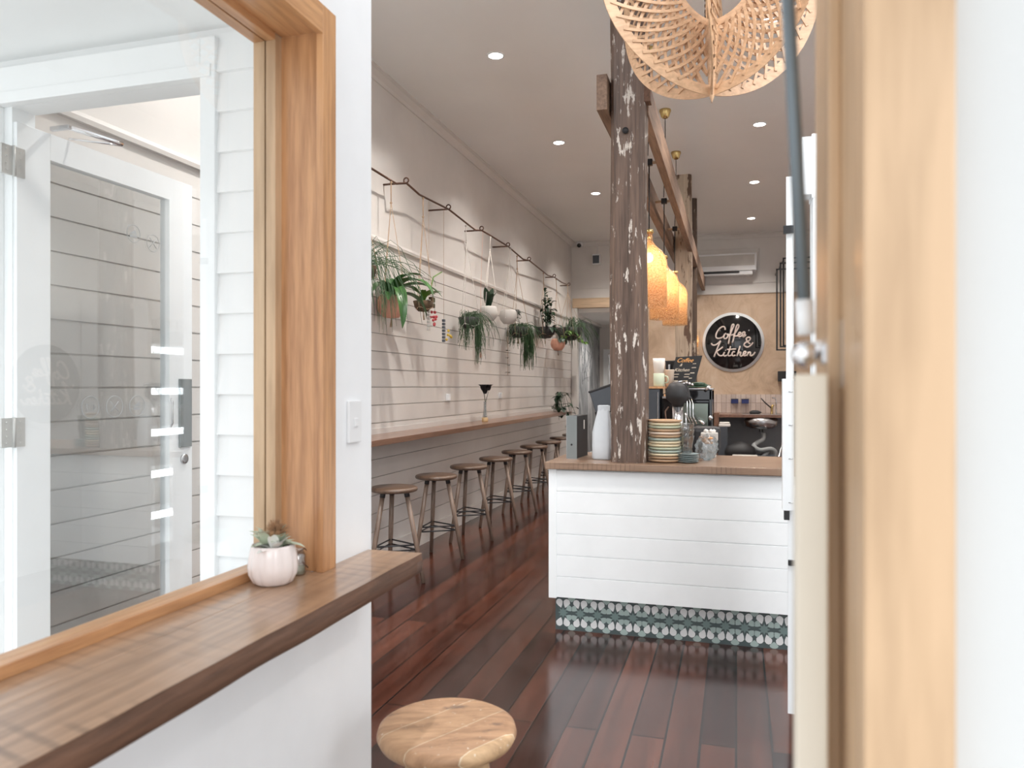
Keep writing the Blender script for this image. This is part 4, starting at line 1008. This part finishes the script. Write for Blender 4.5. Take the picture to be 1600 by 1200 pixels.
MB().box(-.05, .05, -.04, .04, .10, .15, .006).box(-.04, .04, -.03, .03, 0, .10, .006).build('tray', 'palepot', ck); mb = MB()
for k in range(6): mb.ball((R.uniform(-.035, .035), R.uniform(-.02, .02), .158), .014, 1)
mb.build('wrapped_snack', 'paper', ck)

# machines on the side arm
pos = thing('till_screen', 'dark till terminal with tilted screen left of the big post', 'till', (-.765, 5.2, .97))
mtx = Matrix.Rotation(-.32, 4, 'Y')
MB().box(-.03, .03, -.04, .04, 0, .22).box(-.09, .09, -.08, .08, 0, .015, .004).build('stand', 'blackmatt', pos)
mb = MB(); mb.box(-.10, .13, -.02, .02, .0, .17, .008, Matrix.Translation((-.05, 0, .262)) @ mtx); mb.build('screen_housing', 'charcoal', pos)
mb = MB(); mb.box(-.105, .135, -.024, .026, -.004, .028, .006, Matrix.Translation((-.05, 0, .262)) @ mtx); mb.box(-.105, .135, -.024, .026, .162, .178, .006, Matrix.Translation((-.05, 0, .262)) @ mtx); mb.build('bezel', 'blackmatt', pos)
wb = thing('hot_water_unit', 'tall charcoal machine cabinet with orange top edge behind the plates', 'machine', (-.56, 5.72, .97))
MB().box(-.14, .035, -.14, .14, 0, .415, .008).build('cabinet', 'charcoal', wb); MB().box(-.15, .07, -.15, .15, .415, .43, .002).build('top_board', 'oakY', wb)
MB().box(.018, .026, -.146, -.139, .05, .39, .001).build('trim_strip', 'steel', wb)
mg = thing('mug', 'sage green mug on the machine top beside the post', 'mug', (-.535, 5.63, 1.40))
MB().lathe([(0, 0), (.036, 0), (.04, .01), (.04, .095), (.037, .096), (.036, .012), (0, .01)], n=28).build('cup', 'sage', mg); MB().tube([(.038, 0, .025), (.06, 0, .03), (.066, 0, .05), (.06, 0, .07), (.038, 0, .078)], .006, 8).build('handle', 'sage', mg)
c1 = thing('paper_cup_stack', 'tall stack of white paper cups behind the green mug', 'cup stack', (-.55, 5.79, 1.40))
MB().lathe([(0, 0), (.03, 0), (.04, .15), (.042, .155), (.042, .17), (.046, .21), (.044, .21), (0, .2)], n=24).build('cups', 'paper', c1)
c2 = thing('paper_cup_stack', 'shorter stack of patterned pale paper cups beside the mug', 'cup stack', (-.465, 5.66, 1.385))
c2.location = (-.50, 5.80, 1.40)
MB().lathe([(0, 0), (.026, 0), (.034, .12), (.036, .122), (.034, .125), (0, .12)], n=24, c=(.03, -.03, 0)).build('cups', 'cream2', c2)
dk = thing('takeaway_lid_box', 'black lid dispenser standing behind the paper cups', 'dispenser', (-.44, 6.1, .97))
MB().lathe([(.09, 0), (.09, .62), (.095, .63), (0, .63)], n=24).build('drum', 'blackmatt', dk); MB().box(-.06, -.045, -.11, -.085, .45, .6, .002).build('clip', 'steel', dk)
# espresso machine
em = thing('espresso_machine', 'black and chrome espresso machine behind the grinder', 'espresso machine', (-.30, 5.75, .97))
MB().box(-.09, .13, -.14, .22, .03, .09, .006).box(-.09, .14, .02, .24, .09, .40, .008).box(-.09, .14, -.16, .24, .33, .41, .008).box(.115, .14, -.16, .24, .03, .41, .006).build('body', 'blackgloss', em)
MB().box(-.085, .11, -.163, -.158, .14, .31, .002).build('mirror_panel', 'darkmirror', em)
MB().box(-.095, .145, -.165, .245, .408, .418, .003).build('top_tray', 'steel', em)
mb = MB()
for q in range(3): mb.tube([(-.05+q*.02, -.17, .38-q*.01), (-.03+q*.02, -.21, .33-q*.01), (-.03+q*.02, -.22, .22), (0+q*.02, -.2, .16)], .0045, 6)
mb.tube([(.02, -.17, .22), (.06, -.23, .19), (.085, -.26, .175)], .010, 8).tube([(.09, -.17, .4), (.12, -.2, .43)], .012, 8).build('steam_wand', 'chrome', em)
MB().tube([(.03, -.16, .16), (.03, -.16, .12)], .032, 16).tube([(.03, -.17, .14), (-.04, -.27, .125)], .012, 10).build('group_handle', 'blackmatt', em)
mb = MB(); mb.lathe([(.016, 0), (.016, .008), (0, .008)], (.127, -.162, .21), 16, Matrix.Rotation(PI/2, 3, 'X')); mb.tube([(.1, -.17, .11), (.08, -.18, .09), (.10, -.19, .08), (.12, -.18, .1), (.135, -.18, .07), (.135, -.18, .02)], .004, 6).build('gauge', 'steel', em)
MB().box(-.09, .14, -.16, .24, 0, .03, .004).build('drip_tray', 'steel', em)
tw = thing('folded_cloth', 'dark green folded cloth on top of the espresso machine', 'cloth', (-.26, 5.72, 1.388))
mb = MB()
for k in range(4): mb.ball((R.uniform(-.02, .02), R.uniform(-.02, .02), .012+k*.008), .075, 2, (1.1-k*.12, 1.2, .12), .05)
mb.build('cloth', 'leaf3', tw)
# grinder
gr = thing('coffee_grinder', 'coffee grinder with black hopper and chrome body behind the plates', 'grinder', (-.36, 5.05, .97))
MB().box(-.08, .08, -.08, .13, 0, .05, .01).build('base', 'blackmatt', gr)
MB().tube([(0, 0, .05), (0, 0, .30)], [.03, .036], 20).build('body', 'chrome', gr)
MB().lathe([(.035, .30), (.04, .32), (.075, .35), (.078, .37), (.078, .38), (.07, .42), (.05, .45), (.02, .46), (0, .46)], n=28).build('hopper', 'blackmatt', gr)
MB().tube([(-.055, -.03, .30), (-.075, -.05, .27), (-.07, -.05, .21), (-.05, -.05, .195), (-.005, -.04, .195)], .005, 8).build('portafilter_fork', 'copper', gr)
mb = MB()
for k in range(5): mb.ball((.02+k*.018, -.02, .455-abs(k-2)*.006), .011, 1)
mb.tube([(-.03, -.01, .455), (.03, -.02, .465)], .006, 6).build('chrome_trim', 'chrome', gr)
kb = thing('knock_box', 'black knock box with steel rod beside the tumblers', 'knock box', (-.195, 5.15, .97))
MB().box(-.08, .10, -.08, .1, 0, .17, .03).build('tub', 'blackmatt', kb); MB().tube([(-.10, -.07, .11), (-.115, -.07, .2), (-.12, -.06, .26)], .006, 8).build('rod', 'steel', kb)
# dark appliance behind the grinder
bo = thing('small_oven', 'black boxy appliance with pale tray behind the grinder', 'appliance', (-.445, 5.62, .97))
MB().box(-.06, .05, -.05, .12, 0, .38, .008).build('casing', 'blackgloss', bo); MB().box(-.06, .05, -.07, .1, .345, .36, .002).build('steel_ledge', 'steel', bo); MB().box(-.05, .05, -.06, .08, .36, .375, .003).build('timber_tray', 'oak', bo)
# chalkboard menu
cbk = thing('chalkboard_menu', 'black chalkboard coffee menu leaning above the espresso machine', 'chalkboard', (-.40, 5.98, 1.40), rz=0)
sh_ = Matrix(((1, 0, .26, 0), (0, 1, .1, 0), (0, 0, 1, 0), (0, 0, 0, 1)))
mb = MB(); mb.poly([sh_ @ Vector(p) for p in ((-.10, -.02, .0), (.095, -.02, -.02), (.095, -.02, .235), (-.10, -.02, .225))], (0, .008, 0)); mb.build('board', 'board', cbk)
mb = MB()
mb.box(-.05, .0, .0, .03, -.43, -.0).build('stand', 'blackmatt', cbk)
def chalk(s_, x, z, h, mat):
    cu = bpy.data.curves.new('chalk_text', 'FONT'); cu.body = s_; cu.size = h; cu.shear = .3; cu.extrude = .0006
    ob = bpy.data.objects.new('tmp', cu); COL.objects.link(ob); dg = bpy.context.evaluated_depsgraph_get()
    me = bpy.data.meshes.new_from_object(ob.evaluated_get(dg)); bpy.data.objects.remove(ob)
    me.transform(Matrix.Rotation(PI/2, 4, 'X')); me.transform(Matrix.Translation((x, -.0225, z))); me.transform(sh_)
    me.materials.clear(); me.materials.append(M[mat]); o = bpy.data.objects.new('chalk_writing', me); COL.objects.link(o); o.parent = cbk
chalk('Coffee', -.085, .185, .045, 'orangechalk'); chalk('&', -.055, .155, .03, 'chalk'); chalk('Kitchen', -.085, .115, .036, 'chalk')
mb = MB()
for q in range(26):
    x = R.choice((-.08, .0, .04)); zz = R.choice((.02, .04, .07, .09)) if x < .03 else R.choice((.03, .06, .1, .14, .17, .2)); L = R.uniform(.015, .045)
    mb.poly([sh_ @ Vector(p) for p in ((x, -.0212, zz), (x+L, -.0212, zz+.001), (x+L, -.0212, zz+.007), (x, -.0212, zz+.006))])
mb.build('chalk_marks', 'chalk', cbk)

# ================================================================== DRINKS FRIDGE (mirrored in the panes)
fr = thing('drinks_fridge', 'lit glass-door drinks fridge against the right wall, seen mirrored in the window', 'fridge', (2.40, 5.38, 0))
MB().box(-.3, .34, -.42, -.38, 0, 2.1).box(-.3, .34, .38, .42, 0, 2.1).box(.3, .34, -.4, .4, 0, 2.1).box(-.3, .34, -.4, .4, 1.95, 2.1).box(-.3, .34, -.4, .4, 0, .15).build('cabinet', 'plastic', fr)
for k in range(5): MB().box(-.26, .3, -.38, .38, .42+k*.33-.012, .42+k*.33, .001).build('shelf', 'plastic', fr)
mb = MB()
for k in range(6): mb.box(-.27, -.25, -.37, .37, .345+k*.33, .40+k*.33)
mb.build('light_strip', 'fridgelit', fr)
MB().box(-.305, -.301, -.38, .38, .15, 1.95).build('door_glass', 'glass', fr)
MB().lathe([(.3, 0), (.3, .002), (0, .002)], (-.307, -.1, 1.55), 48, Matrix.Rotation(PI/2, 3, 'Y')).build('round_decal', 'decal', fr)
b0 = None
for k in range(5):
    for j in range(8):
        loc = (2.28, 5.38-.31+j*.088, .42+k*.33); lab = 'pale drink bottle on the %s lit fridge shelf, %s from the left' % (['lowest', 'second lowest', 'middle', 'second highest', 'highest'][k], ORD[j])
        if b0 is None:
            b0 = thing('drink_bottle', lab, 'bottle', loc, 'bottles in the drinks fridge')
            MB().lathe([(0, 0), (.03, 0), (.031, .12), (.012, .18), (.012, .21), (0, .21)], n=12).build('body', 'palepot', b0)
            MB().lathe([(.014, .205), (.014, .225), (0, .225)], n=10).build('cap', 'charcoal', b0)
        else: dup(b0, loc, lab)
